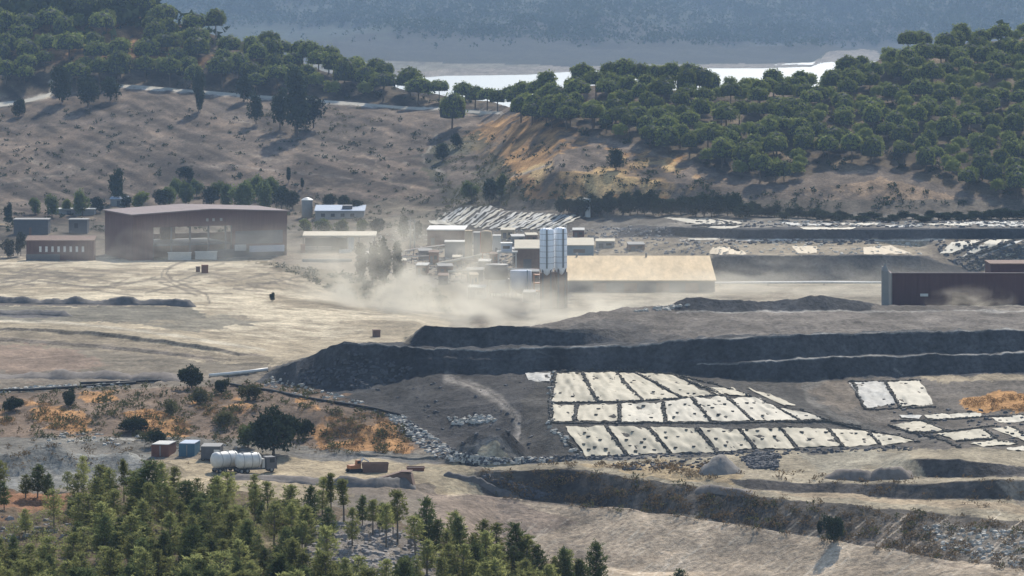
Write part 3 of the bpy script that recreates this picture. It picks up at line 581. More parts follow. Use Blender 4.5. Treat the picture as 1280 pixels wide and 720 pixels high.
L_BROWN = leafmat("dry brown scrub", (.20,.14,.078), (.10,.075,.045), .25, 0, .4)

def leaf_tris(C, N, size, per, rng, spread=.55, thin=.5):
    """clumps of small leaf faces at points C, leaning along N"""
    n = len(C); C = np.repeat(C, per, 0); N = np.repeat(N, per, 0)
    C = C + rng.normal(0, spread, C.shape) * size
    a = N + rng.normal(0, .75, N.shape); a /= np.linalg.norm(a, axis=1)[:, None] + 1e-9
    b = np.cross(a, rng.normal(0, 1, a.shape)); b /= np.linalg.norm(b, axis=1)[:, None] + 1e-9
    s = size * rng.uniform(.6, 1.25, (len(C), 1))
    v0 = C - b * s * thin; v1 = C + b * s * thin; v2 = C + a * s
    return np.stack([v0, v1, v2], 1).reshape(-1, 3)
def tri_mesh(name, V, m): return npmesh(name, V, np.arange(len(V)).reshape(-1, 3), m, smooth=False)

def dome_points(rng, R, H, n, lobes):
    P, Nn = [], []
    ls = [(0, 0, R * .62, H)] + [(R * .50 * math.cos(t), R * .50 * math.sin(t), R * rng.uniform(.40, .52), H * rng.uniform(.65, .95)) for t in np.linspace(0, 6.28, lobes + 1)[:-1] + rng.uniform(0, 1)]
    for (x, y, r, h) in ls:
        k = n // len(ls)
        d = rng.normal(0, 1, (k, 3)); d /= np.linalg.norm(d, axis=1)[:, None]
        d[:, 2] = np.where(d[:, 2] < -.25, -d[:, 2], d[:, 2])
        rad = rng.uniform(.72, 1.0, (k, 1))
        P.append(np.array([x, y, 0]) + d * rad * np.array([r, r, h])); Nn.append(d * np.array([1, 1, 1.2]))
    return np.concatenate(P), np.concatenate(Nn)
def shell_tris(C, N, size, per, rng):
    """leaf faces lying along a crown's surface, slightly ruffled"""
    n = len(C); C = np.repeat(C, per, 0) + rng.normal(0, .5, (n * per, 3)) * size * np.array([1, 1, .75]); N = np.repeat(N, per, 0)
    N = N / np.linalg.norm(N, axis=1)[:, None] + rng.normal(0, .32, N.shape)
    a = np.cross(N, rng.normal(0, 1, N.shape)); a /= np.linalg.norm(a, axis=1)[:, None] + 1e-9
    b = np.cross(N, a); b /= np.linalg.norm(b, axis=1)[:, None] + 1e-9
    s = size * rng.uniform(.6, 1.25, (len(C), 1))
    return np.stack([C - b * s * .5 - a * s * .4, C + b * s * .5 - a * s * .4, C + a * s * .7], 1).reshape(-1, 3)
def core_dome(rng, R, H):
    """added dark inner mass that blocks sunlight through the middle of the crown"""
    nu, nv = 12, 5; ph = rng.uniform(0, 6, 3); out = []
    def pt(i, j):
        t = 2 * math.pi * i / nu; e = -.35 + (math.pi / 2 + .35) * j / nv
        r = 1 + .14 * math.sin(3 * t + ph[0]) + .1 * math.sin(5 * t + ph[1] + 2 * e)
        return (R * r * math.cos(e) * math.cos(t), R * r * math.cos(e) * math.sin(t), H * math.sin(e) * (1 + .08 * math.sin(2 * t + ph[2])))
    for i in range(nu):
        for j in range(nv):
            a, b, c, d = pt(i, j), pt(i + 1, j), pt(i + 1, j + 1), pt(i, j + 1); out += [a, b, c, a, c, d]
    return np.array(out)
def proto_stone(name, seed, R, H, trunk, mfol=None, lean=.3):
    """umbrella pine: bare trunk, forked limbs, domed crown (heights in metres)"""
    rng = np.random.default_rng(seed); mfol = mfol or L_STONE
    m = MB(); top = Vector((rng.uniform(-lean, lean), rng.uniform(-lean, lean), trunk))
    m.tube([(0, 0, -.6), (top.x * .4, top.y * .4, trunk * .5), top], [.30, .24, .19], 6)
    for k in range(5):
        t = k * 1.257 + rng.uniform(0, .6)
        e = top + Vector((math.cos(t) * R * .55, math.sin(t) * R * .55, H * .38))
        m.tube([top - Vector((0, 0, .4)), top + Vector((math.cos(t) * R * .22, math.sin(t) * R * .22, H * .12)), e], [.14, .1, .05], 5)
    tr = m.mesh("trunk", BARK)
    P, N = dome_points(rng, R, H, 430, 6)
    P[:, 2] += trunk; P[:, :2] += np.array([top.x, top.y])
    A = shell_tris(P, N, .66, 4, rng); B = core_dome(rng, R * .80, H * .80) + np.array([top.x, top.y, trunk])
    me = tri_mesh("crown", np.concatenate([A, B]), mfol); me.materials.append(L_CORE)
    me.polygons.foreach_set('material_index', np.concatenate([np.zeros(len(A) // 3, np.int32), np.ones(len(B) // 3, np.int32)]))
    return tr, me
def proto_pine(name, seed, h, L, dens, mfol, base=.18, peak=1.0):
    """young conifer: whorls of limbs carrying needle tufts"""
    rng = np.random.default_rng(seed); m = MB()
    bx, by = rng.uniform(-.15, .15, 2)
    def tr(z): return Vector((bx * (z / h) ** 2 * 2, by * (z / h) ** 2 * 2, z))
    m.tube([tr(-.5), tr(h * .35), tr(h * .7), tr(h * .97)], [.105 * h / 6, .08 * h / 6, .05 * h / 6, .015], 6)
    P, N = [], []
    nw = int(9 + h * .6)
    for i in range(nw):
        t = base + (1 - base) * (i + rng.uniform(-.3, .3)) / nw; t = min(.97, max(base, t)); z = h * t
        prof = (1 - t) ** .75 * (1 if t > base + .22 else .45 + .55 * (t - base) / .22)
        ln = L * prof * 1.15 + .16
        nb = 5 if i % 2 else 6
        ph = rng.uniform(0, 6.28)
        for k in range(nb):
            if rng.random() < .14: continue
            a = ph + k * 6.283 / nb + rng.uniform(-.3, .3); l = ln * rng.uniform(.65, 1.15); up = .18 + .55 * t
            d = Vector((math.cos(a), math.sin(a), up)); s = tr(z); e = s + d * l
            m.tube([s, e], [.028 * h / 6, .01], 4, cap=False)
            nt_ = max(2, int(dens * l * 3.4))
            for q in range(nt_):
                f = .25 + .75 * (q + rng.random()) / nt_
                p = s + d * l * f; P.append((p.x + rng.normal(0, .09), p.y + rng.normal(0, .09), p.z + rng.normal(0, .07) + .05)); N.append((d.x * .7, d.y * .7, .9))
    for q in range(5): P.append(tuple(tr(h * (.9 + .025 * q)))); N.append((0, 0, 1))
    V = leaf_tris(np.array(P), np.array(N), .34, 8, rng, spread=.34, thin=.2)
    return m.mesh("trunk", BARKG), tri_mesh("crown", V, mfol)
def proto_round(name, seed, R, H, mfol, n=420, leaf=.4, trunk=.12, low=.12):
    """broad tree or bush: rounded uneven crown reaching low"""
    rng = np.random.default_rng(seed); m = MB()
    m.tube([(0, 0, -.5), (0, 0, H * .55)], [trunk * 1.6, trunk * .7], 6)
    for k in range(5):
        t = k * 1.257 + rng.uniform(0, .6)
        m.tube([(0, 0, H * .22), (math.cos(t) * R * .5, math.sin(t) * R * .5, H * rng.uniform(.5, .75))], [trunk * .7, trunk * .2], 5)
    P, N = [], []
    for k in range(9):
        t = rng.uniform(0, 6.28); rr_ = R * rng.uniform(.1, .62); z = H * rng.uniform(.28, .78)
        r = R * rng.uniform(.34, .52) * (1.1 - .45 * z / H)
        d = rng.normal(0, 1, (n // 9, 3)); d /= np.linalg.norm(d, axis=1)[:, None]
        p = np.array([math.cos(t) * rr_, math.sin(t) * rr_, z]) + d * r * rng.uniform(.7, 1.05, (n // 9, 1)) * np.array([1, 1, H / (2.2 * R) + .2])
        p[:, 2] = np.maximum(p[:, 2], H * low * rng.random(len(p))); P.append(p); N.append(d)
    V = leaf_tris(np.concatenate(P), np.concatenate(N), leaf, 4, rng)
    return m.mesh("trunk", BARK), tri_mesh("crown", V, mfol)

STONE = [proto_stone("s", 100 + i, R, H, T) for i, (R, H, T) in enumerate([(4.6, 4.4, 5.6), (4.2, 5.0, 5.0), (5.0, 4.0, 6.2), (3.9, 4.6, 5.2), (4.4, 5.8, 4.4), (5.2, 5.0, 5.4)])]
YPINE = [proto_pine("p", 200 + i, 6, L, dn, L_PINE) for i, (L, dn) in enumerate([(1.35, 1.5), (1.1, 1.3), (1.6, 1.6), (1.3, 1.15), (1.5, 1.4)])]
YPINE += [proto_pine("p", 260 + i, 6, L, dn, L_PINE, base=bs) for i, (L, dn, bs) in enumerate([(2.0, .95, .3), (1.9, 1.2, .1), (1.5, .8, .42), (2.2, 1.0, .22)])]
DPINE = [proto_pine("p", 220 + i, 6, L, dn, L_PINED) for i, (L, dn) in enumerate([(1.5, 1.8), (1.25, 1.6), (1.7, 1.9)])]
THIN = [proto_pine("p", 240 + i, 6, L, dn, L_PINE, base=.4) for i, (L, dn) in enumerate([(.8, 1.0), (.95, 1.1)])]
ROUND = {k: [proto_round(k, sd_ + i, 2.6, 6.0, mm_, n=540) for i in range(3)] for k, sd_, mm_ in (("green", 300, L_BROAD), ("yellow", 320, L_YELL), ("dark", 340, L_DARK))}
BUSH = [proto_round("b", 360 + i, 1.5, 2.0, L_BUSH, n=260, leaf=.24, trunk=.05, low=.02) for i in range(3)]
DBUSH = [proto_round("b", 380 + i, 1.5, 2.0, L_DARK, n=300, leaf=.24, trunk=.05, low=.02) for i in range(3)]
DLOW = [proto_round('b', 390 + i, 1.5, 2.0, L_DARK, n=1000, leaf=.15, trunk=.05, low=.0) for i in range(3)]
TALL = [proto_round("t", 400 + i, 1.7, 10.0, L_DARK, n=700, leaf=.45, trunk=.16, low=.1) for i in range(3)]

def plant(kind, proto, loc, scale, label, cat, group=None, rot=None, tname="trunk", cname="crown"):
    """one plant: an Empty at its foot, trunk and crown meshes of its own"""
    r = thing(kind, label, cat, loc, rot if rot is not None else random.uniform(0, 6.28), group)
    r.scale = scale if isinstance(scale, tuple) else (scale,) * 3
    link(tname, proto[0], r); link(cname, proto[1], r)
    return r
def mpp(p): return p.y / F           # metres per photo pixel at a point

def poisson(poly, spacing, n_try, rng, dmin=0, dmax=1e9, squash=1.0):
    """points on the ground inside a photo polygon, kept apart in metres"""
    xs = [p[0] for p in poly]; ys = [p[1] for p in poly]; out = []; cell = {}
    x = rng.uniform(min(xs), max(xs), n_try); y = rng.uniform(min(ys), max(ys), n_try)
    ok = pip(x, y, poly)
    for a, b_ in zip(x[ok], y[ok]):
        p = ground_px(a, b_)
        if not dmin < p.y < dmax: continue
        s = spacing * (.75 + .5 * rng.random()); key = (int(p.x // spacing), int(p.y // spacing)); bad = False
        for i in (-2, -1, 0, 1, 2):
            for j in (-2, -1, 0, 1, 2):
                for q in cell.get((key[0] + i, key[1] + j), ()):
                    if math.hypot(q.x - p.x, (q.y - p.y) * squash) < s: bad = True
        if not bad: cell.setdefault(key, []).append(p); out.append((a, b_, p))
    return out
rngt = np.random.default_rng(5)
# --- umbrella pines of the two hills
left_poly = [(-70,-14),(0,0),(150,15),(250,38),(330,62),(400,88),(480,106),(560,124),(620,134),(560,134),(500,129),(400,122),(350,118),(260,112),(160,104),(100,112),(70,100),(40,108),(-70,118)]
right_poly = [(636,136),(680,124),(740,112),(830,114),(900,117),(1000,112),(1050,98),(1100,80),(1200,57),(1280,48),(1345,40),(1345,255),(1290,252),(1220,244),(1160,216),(1100,206),(1045,204),(975,232),(930,228),(880,208),(820,190),(770,176),(730,168),(690,164),(655,158)]
gap_poly = [[(140,22),(176,24),(185,62),(150,66)], [(0,30),(40,26),(36,46),(0,48)], [(255,52),(300,55),(300,72),(250,70)]]
pines = [(a, b_, p, 'L') for a, b_, p in poisson(left_poly, 11.5, 5200, rngt, 1900) if not any(pip(np.array([a]), np.array([b_]), g)[0] for g in gap_poly)]
pines += [(a, b_, p, 'R') for a, b_, p in poisson(right_poly, 9.4, 9000, rngt, 1585)]
for a, b_ in [(640,138),(668,150),(690,160),(713,158),(736,150),(775,176),(758,166),(700,146),(722,132),(745,124),(764,118),(780,114),(800,112),(818,114),(838,116),(860,118),(875,150),(905,205),(925,222),(950,228),(980,228),(884,206),(1000,214),(780,140),(760,134)]:
    p = ground_px(a, b_)
    pines = [q for q in pines if math.hypot(q[2].x - p.x, q[2].y - p.y) > 4.2] + [(a, b_, p, 'R')]
pines = [q for q in pines if not (566 < q[0] < 632 and q[3] == 'L')]
pines = [q for q in pines if not (60 < q[0] < 78 and 90 < q[1] < 135)]
pines.sort(key=lambda q: -1 / q[2].y)
inview = [q for q in pines if -15 < q[0] < 1295 and q[1] > 4]
info = []
for q in inview:
    s = rngt.uniform(.72, 1.2) * (1.36 if q[3] == 'L' else 1.04) * (1.18 if q[3] == 'R' and q[0] < 880 and q[1] < 135 else 1)
    info.append((s / q[2].y, s, q))
info.sort(key=lambda t: -t[0]); solo, rest = info[:300], [t for t in info[300:]]
rest += [(0, rngt.uniform(.8, 1.1), q) for q in pines if q not in inview]
print("PINES", len(pines), len(inview))
MARKS = [(118, "long red building"), (240, "left shed half"), (360, "right shed half"), (462, "cream canopy"), (540, "dusty trees"), (662, "plant towers"), (712, "silos"), (800, "left tan roof"), (893, "right tan roof"), (1000, "left dark bank"), (1106, "right dark bank"), (1195, "left red hall"), (9999, "right red hall")]
def mark(x): return next(n for lim, n in MARKS if x < lim)
def pine_label(q, s, rank):
    a, b_, p, side = q
    size = "small" if s < .96 else ("broad" if s > 1.15 else "middling")
    if side == 'L':
        crest = float(np.interp(a, [0,150,250,330,400,480,560,620], [0,15,38,62,88,106,124,133]))
        where = "skyline pine" if b_ - crest < 20 else "roadside pine" if b_ > 84 else "midslope pine"
        where += " of left hill" if a < 430 else " of dropping row"
    else:
        crest = float(np.interp(a, [640,680,740,830,900,1000,1050,1100,1200,1280], [134,122,110,112,115,110,96,78,55,46]))
        low = float(np.interp(a, [640,690,770,820,880,930,975,1045,1100,1160,1220,1290], [156,164,176,190,208,228,232,204,206,216,244,252]))
        f = (b_ - crest) / max(5, low - crest)
        where = "skyline pine" if f < .15 else "upper belt pine" if f < .42 else "middle belt pine" if f < .7 else "bottom edge pine"
        where += " of lake grove" if a < 870 else " of right wood"
    return f"{size} {where} over {mark(a)}"
def nth(i, n):
    if n == 1: return ""
    if i == 0: return ", leftmost"
    if i == n - 1: return ", rightmost"
    w_ = ["second", "third", "fourth", "fifth", "sixth", "seventh", "eighth", "ninth", "tenth"]
    return f", {w_[i-1]} from left" if i - 1 < 9 and i < n / 2 + 1 else f", {w_[min(8, n-2-i)]} from right"
def single_out(items):
    """items: (column, label, object); likeness shared by several gets its order from the left"""
    by = {}
    for x, lab, o in items: by.setdefault(lab, []).append((x, o))
    for lab, l in by.items():
        l.sort(key=lambda t: t[0])
        for i, (x, o) in enumerate(l): o['label'] = lab + nth(i, len(l))
PINE_OBJ = []
for i, (_, s, q) in enumerate(solo):
    pr = STONE[int(rngt.integers(0, 6))]
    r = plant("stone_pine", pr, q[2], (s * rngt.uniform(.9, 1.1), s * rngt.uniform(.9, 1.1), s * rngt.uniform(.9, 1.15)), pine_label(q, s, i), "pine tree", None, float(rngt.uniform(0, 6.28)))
    r['group'] = "umbrella pines of the left hill" if q[3] == 'L' else "umbrella pines of the right hill"; PINE_OBJ.append((q[0], r['label'], r))
single_out(PINE_OBJ)
def mesh_tris(me):
    n = len(me.vertices); v = np.empty(n * 3, np.float32); me.vertices.foreach_get('co', v); return v.reshape(-1, 3)
def merged(name, items, m):
    """many copies of leaf meshes joined as one mass"""
    out = []
    for me_, loc, s, rot in items:
        v = mesh_tris(me_); c, sn = math.cos(rot), math.sin(rot)
        v = np.stack([v[:, 0] * c - v[:, 1] * sn, v[:, 0] * sn + v[:, 1] * c, v[:, 2]], 1) * np.array(s) + np.array(loc)
        out.append(v)
    return tag(link(name, tri_mesh(name, np.concatenate(out), m)), kind='stuff')
lite = [tri_mesh("lite", shell_tris(*(lambda P, N: (P + np.array([0, 0, 4.2]), N))(*dome_points(np.random.default_rng(700 + i), 4.5, 5.0, 330, 5)), .72, 4, np.random.default_rng(i)), L_STONE) for i in range(4)]
if rest: merged("pine_wood", [(lite[i % 4], q[2], (s, s, s), i * 1.7) for i, (_, s, q) in enumerate(rest)], L_STONE)

# --- single trees one can point at: (column, foot row, height px, width px, family, name, label)
SINGLE = [
 (578,134,30,26,'stone',"stone_pine","small umbrella pine at the saddle right of the dropping row"),
 (594,136,28,28,'stone',"stone_pine","umbrella pine against the lake's left shore at the saddle"),
 (609,138,26,24,'stone',"stone_pine","low umbrella pine at the lowest point of the saddle"),
 (622,139,26,26,'stone',"stone_pine","umbrella pine just left of the lake grove"),
 (565,160,42,36,'stone',"stone_pine","lone dark umbrella pine standing below the sloping road at the saddle"),
 (370,172,90,44,'tall',"tall_pine","tallest dark tree, spilling down across the pale road on the left hill"),
 (350,162,54,34,'dark',"tall_pine","slim dark tree left of the tallest tree below the hill road"),
 (392,160,48,36,'dark',"tall_pine","ragged dark tree right of the tallest tree below the hill road"),
 (248,140,54,22,'dark',"grey_pine","grey green tree standing alone in front of the pale hill road"),
 (320,155,40,26,'dark',"round_tree","low dark tree at the left end of the clump below the hill road"),
 (305,128,40,30,'dark',"round_tree","dark tree half hiding the pale hill road near its middle"),
 (78,128,48,36,'dark',"round_tree","bare-stemmed dark tree at the bend of the pale track"),
 (110,134,40,44,'dark',"round_tree","rounded tree right of the track bend on the left hill"),
 (138,126,36,36,'dark',"round_tree","dark bushy tree at the left end of the hill road"),
 (24,146,24,22,'dark',"round_bush","small dark round bush below the pale track at the left edge"),
 (145,255,46,30,'dark',"round_tree","darkest tall tree behind the left end of the red shed"),
 (65,272,32,24,'green',"round_tree","slim green tree behind the two grey cabins"),
 (103,270,36,32,'green',"round_tree","round light green tree between the grey cabins and the red shed"),
 (174,262,24,36,'yellow',"round_bush","yellow green bush showing over the red shed roof"),
 (231,226,22,26,'dark',"round_tree","dark tree alone on the bare slope above the red shed"),
 (232,258,34,30,'green',"round_tree","green tree directly above the roof ridge of the red shed"),
 (212,256,24,26,'green',"round_tree","lower green tree left of the roof ridge of the red shed"),
 (264,258,30,28,'dark',"round_tree","dull dark tree right of the roof ridge of the red shed"),
 (301,262,40,40,'green',"round_tree","wide green tree behind the right half of the red shed"),
 (328,262,38,36,'green',"round_tree","leafy tree between the wide green tree and the water tower"),
 (352,262,36,32,'dark',"round_tree","dark tree just left of the small water tower"),
 (361,228,20,7,'tall',"narrow_tree","tiny narrow cypress on the bare slope above the water tower"),
 (378,236,14,8,'dark',"round_bush","tiny dark bush right of the narrow cypress"),
 (430,264,24,24,'dark',"round_bush","dark hedge bush behind the blue flat roof"),
 (412,262,20,24,'dark',"round_bush","dark bush between water tower and blue flat roof"),
 (383,294,22,26,'yellow',"round_bush","yellowish bush below the small water tower"),
 (405,293,22,28,'green',"round_bush","green bush in front of the blue flat roof"),
 (428,294,22,28,'green',"round_bush","green bush behind the right end of the cream canopy"),
 (452,292,18,20,'green',"round_bush","small green bush right of the cream canopy"),
 (220,246,26,22,'green',"round_tree","pale green tree on the slope left of the roof ridge"),
 (246,246,24,22,'green',"round_tree","pale green tree on the slope right of the roof ridge"),
 (285,262,34,30,'green',"round_tree","green tree left of the wide tree behind the shed"),
 (272,246,22,24,'green',"round_tree","upper green tree on the slope over the shed middle"),
 (315,250,34,34,'green',"round_tree","upper wide green tree over the shed's right half"),
 (340,250,30,30,'green',"round_tree","upper green tree left of the narrow cypress"),
 (366,262,28,26,'dark',"round_tree","dark low tree touching the water tower's left side"),
 (200,258,22,24,'dark',"round_bush","dark bush right of the yellow green bush"),
 (158,262,20,20,'dark',"round_bush","dark bush left of the yellow green bush"),
 (120,266,24,22,'dark',"round_bush","dark bush at the shed's left roof corner"),
 (84,268,22,18,'yellow',"round_bush","yellowish bush between the two light green trees"),
 (44,268,22,20,'green',"round_tree","small green tree over the left grey cabin"),
 (445,268,22,26,'dark',"round_bush","dark bush at the right end of the blue flat roof"),
 (470,292,20,24,'dark',"round_bush","dark bush right of the small green bush by the canopy"),
 (505,300,32,20,'dark',"round_tree","dark tree beside the pole left of the red brown plant block"),
 (522,298,26,18,'dark',"round_tree","dark tree touching the red brown plant block"),
 (452,352,50,18,'tall',"dusty_tree","leftmost tall dark tree standing in the dust plume"),
 (466,356,56,20,'tall',"dusty_tree","second tall dark tree from the left in the dust plume"),
 (481,358,62,22,'tall',"dusty_tree","tallest dark tree in the dust plume"),
 (496,358,58,20,'tall',"dusty_tree","rightmost tall dark tree in the dust plume"),
 (10,282,30,16,'dark',"round_tree","dark tree at the left edge beside the grey cabin"),
 (26,320,36,16,'dark',"round_tree","dark tree at the left end of the long red building"),
 (10,322,24,24,'dark',"round_bush","dark bush at the very left edge of the pale plain"),
 (240,486,32,44,'low',"round_bush","large dark bush on the white pipe bank left of the black heap"),
 (277,492,20,24,'low',"round_bush","smaller dark bush at the foot of the large bush by the white pipe"),
 (86,508,24,28,'low',"round_bush","dark round bush above the orange grass at left"),
 (342,570,64,92,'low',"round_tree","big dark spreading tree behind the white tanker"),
 (310,560,34,36,'green',"round_bush","green bush left of the big dark tree behind the white tanker"),
 (380,547,26,34,'low',"round_bush","dark bush at the right flank of the big dark tree"),
 (194,557,24,34,'low',"round_bush","dark bush behind the rust red container"),
 (165,540,20,56,'low',"round_bush","low dark bush in the hollow left of the containers"),
 (214,520,22,30,'bush',"scrub_bush","olive bush in the middle of the orange scrub"),
 (310,500,22,40,'bush',"scrub_bush","brown bush below the black hose line"),
 (250,505,22,40,'bush',"scrub_bush","brown bush under the large dark bush on the bank"),
 (280,535,22,34,'bush',"scrub_bush","olive bush above the blue container"),
 (15,514,20,36,'low',"round_bush","dark scrub at the left edge beside orange grass"),
 (1042,678,36,34,'low',"round_bush","black round bush alone at the top of the near field"),
 (1024,668,18,10,'dark',"round_bush","narrow dark shrub touching the black round bush"),
 (770,212,28,30,'dark',"round_tree","dark squat tree below the grove on the orange slope"),
 (612,256,40,30,'dark',"round_tree","dark tree in the ravine below the saddle"),
 (590,250,26,30,'green',"round_bush","greenish bush in the ravine left of the dark tree"),
 (628,246,30,24,'green',"round_bush","green bush right of the dark ravine tree"),
 (570,185,22,22,'dark',"round_bush","dark bush at the head of the ravine"),
 (553,200,22,24,'dark',"round_bush","dark bush beside the white ravine path"),
 (340,377,12,11,'dark',"round_bush","tiny dark bush alone on the pale plain"),
]
FAM = {'stone': (STONE, 9.0, 8.4), 'tall': (TALL, 9.6, 4.2), 'dark': (ROUND['dark'], 6.2, 6.2), 'green': (ROUND['green'], 6.2, 6.2), 'yellow': (ROUND['yellow'], 6.2, 6.2), 'bush': (BUSH, 2.1, 3.6), 'low': (DLOW, 2.15, 3.3)}
for i, (x, y, h, wd, fam, nm, lab) in enumerate(SINGLE):
    p = ground_px(x, y); k = mpp(p); pr, ph, pw = FAM[fam]
    cat = "bush" if 'bush' in nm else "tree"
    plant(nm, pr[i % len(pr)], p, (wd * k / pw, wd * k / pw, h * k / ph), lab, cat, None, i * 1.3)
# hedge of dark trees along the foot of the right hill
hx = 700; HEDGE = []
i = 0
while hx < 1292:
    y = float(np.interp(hx, [700,800,850,930,1000,1085,1200,1290], [268,268,268,272,275,276,276,274])); h = float(np.interp(hx, [700,780,840,910,960,1100,1290], [24,30,26,34,14,9,14])) * random.uniform(.75, 1.25)
    p = ground_px(hx, y); k = mpp(p); wd = random.uniform(20, 36); y += random.uniform(-3, 2); p = ground_px(hx, y)
    part = "left of grey block" if hx < 722 else "between grey block and white sheets" if hx < 830 else "behind white sheets" if hx < 930 else "below bare slope" if hx < 1180 else "at far right"
    HEDGE.append((hx, f"dark hedge tree at the hill foot, {part}", plant("hedge_tree", ROUND['dark'][i % 3], p, (wd * k / 6.2, wd * k / 6.2, h * k / 6.2), "hedge", "tree", "dark hedge trees along the foot of the right hill")))
    hx += random.uniform(8, 13); i += 1

single_out(HEDGE)
# --- foreground pines
fgp = []
for q in [(182,640,74,56,'D'),(47,622,48,30,'D'),(60,626,40,20,'D'),(32,622,34,20,'Y'),(105,618,56,16,'Y'),(155,628,62,14,'T'),(132,612,32,14,'Y'),(84,614,28,18,'Y'),(430,652,62,20,'T'),(414,650,68,16,'T'),(388,660,62,30,'D'),
          (497,680,78,36,'Y'),(533,690,80,36,'D'),(575,700,62,26,'D'),(608,708,50,24,'Y'),(648,718,74,40,'D'),(672,730,56,30,'D'),(706,742,68,30,'D'),(745,752,74,38,'D'),(852,752,46,30,'D'),(560,712,56,26,'Y'),(590,720,60,28,'Y'),(625,722,46,24,'Y'),(466,668,50,18,'T')]:
    fgp.append((q[0], q[1], q[2] * .84, q[3] * 1.22, q[4]))
taken = [(q[0], q[1]) for q in fgp]
tries = 0
while len(fgp) < 296 and tries < 9000:
    tries += 1
    x = random.uniform(-15, 740); y = random.uniform(618, 800)
    edge = float(np.interp(x, [0,250,330,400,500,620,720,760], [624,620,626,640,664,700,728,745]))
    if y < edge: continue
    if x < 88 and y < 712 and random.random() < .9: continue
    rocky = pip(np.array([x]), np.array([y]), [(395,668),(470,662),(520,680),(560,705),(548,770),(520,790),(400,742),(370,715)])[0]
    if rocky and random.random() < .8: continue
    if any(math.hypot((x - a) / 1.0, (y - b_) * 1.5) < 11.5 for a, b_ in taken): continue
    taken.append((x, y)); h = random.uniform(26, 50) * (1 + .5 * max(0, y - 640) / 150)
    fgp.append((x, y, h, h * random.uniform(.6, .92), 'D' if random.random() < .27 else 'Y'))
fgp.sort(key=lambda q: q[1])
print("FG", len(fgp), tries)
FGG = {}
for i, (x, y, h, wd, kd) in enumerate(fgp):
    p = ground_px(x, min(y, 788)); k = mpp(p)
    pr = {'D': DPINE, 'Y': YPINE, 'T': THIN}[kd][(i * 7 + i // 5) % {'D': 3, 'Y': 9, 'T': 2}[kd]]
    pw = {'D': 3.2, 'Y': 2.9, 'T': 1.9}[kd]
    sx = wd * k / pw; sz = h * k / 6
    tone = {'D': "dark green", 'Y': "yellow green", 'T': "thin spindly"}[kd]
    size = "tall" if h > 56 else ("short" if h < 42 else "medium")
    where = ("by the red earth at the left edge" if x < 100 and y < 690 else "on the rim of the near slope facing the tanker and containers" if y < 650 and x < 400 else
             "in the near left corner" if x < 180 else "in the thick of the near slope" if x < 360 else "around the grey rock patch" if x < 520 else "on the slope falling toward the pale field" if x < 680 else "at the right end of the near pines")
    xm = "under the left containers" if x < 120 else "below the red container" if x < 205 else "below the blue container" if x < 262 else "below the tankers" if x < 350 else "right of the truck" if x < 430 else "below the excavator" if x < 495 else "below the ramp" if x < 560 else "by the pale field"
    if x < 120: xm = "by the left edge"
    row = "back row" if y < 655 else "middle row" if y < 700 else "front row"
    fgk = f"{size} {tone} young pine, {row}, {xm}"
    r = plant("young_pine", pr, p, (sx, sx, sz), fgk, "pine tree", "young pines on the near slope", random.uniform(0, 6.28)); FGG.setdefault('a', []).append((x, fgk, r))
single_out(FGG['a'])

# --- low growth nobody could count
def scrub(name, polys, m, size, per, rng, hgt=.8, leaf=.22):
    out = []
    for poly, n in polys:
        xs = [q[0] for q in poly]; ys = [q[1] for q in poly]
        x = rng.uniform(min(xs), max(xs), n * 3); y = rng.uniform(min(ys), max(ys), n * 3); ok = pip(x, y, poly)
        keep = (vnoise(x / 14, y / 8) + .5 * vnoise(x / 5, y / 3)) > -.15
        for a, b_ in list(zip(x[ok & keep], y[ok & keep]))[:n]:
            p = ground_px(a, b_); s = size * rng.uniform(.5, 1.4)
            d = rng.normal(0, 1, (per, 3)); d[:, 2] = np.abs(d[:, 2]); d /= np.linalg.norm(d, axis=1)[:, None]
            P = np.array(p) + d * s * rng.uniform(.4, 1, (per, 1)) * np.array([1, 1, hgt])
            out.append(leaf_tris(P, d, leaf * s / size * size, 2, rng, spread=.4, thin=.35))
    return tag(link(name, tri_mesh(name, np.concatenate(out), m)), kind='stuff')
rs = np.random.default_rng(8)
band = [(600,590),(709,588),(816,600),(880,608),(934,618),(1031,628),(1119,637),(1280,651),(1290,700),(1280,716),(1130,693),(1000,671),(850,648),(700,631),(620,622)]
orange = [(0,490),(335,477),(400,492),(470,512),(515,545),(512,566),(392,566),(340,562),(0,548)]
scrub("dry_brush", [(band, 1500), (orange, 420), ([(640,580),(880,576),(930,592),(900,600),(760,586)], 160), ([(880,585),(1280,600),(1280,640),(1100,620)], 120), ([(0,545),(340,560),(340,575),(0,600)], 160)], L_BROWN, .75, 10, rs, .8, .42)
scrub("dry_orange_grass", [([(25,498),(60,503),(105,520),(110,541),(40,535)], 260), ([(150,518),(190,513),(240,526),(240,548),(160,540)], 260), ([(395,525),(440,512),(482,522),(513,555),(508,569),(396,562)], 520), ([(230,495),(320,492),(320,515),(240,520)], 160), ([(1205,500),(1290,490),(1290,514),(1210,512)], 260), ([(745,584),(880,580),(880,590)], 60), ([(0,505),(18,525),(0,540)], 60)], L_DRY, .55, 9, rs, .7, .40)
scrub("green_scrub", [(orange, 420), (band, 110), ([(540,175),(600,165),(655,235),(660,262),(555,262)], 330), ([(300,140),(420,130),(520,140),(420,170),(330,165)], 110)], L_BUSH, 1.0, 12, rs, .9, .5)
scrub("hill_scrub", [([(-20,130),(540,150),(560,262),(-20,250)], 420), ([(580,165),(740,180),(930,240),(900,262),(640,255)], 260), ([(930,245),(1100,226),(1240,258),(930,268)], 90), ([(0,255),(560,262),(560,290),(0,290)], 260), ([(330,328),(560,362),(560,392),(430,372)], 260)], L_DARK, 1.15, 12, rs, .8, .6)
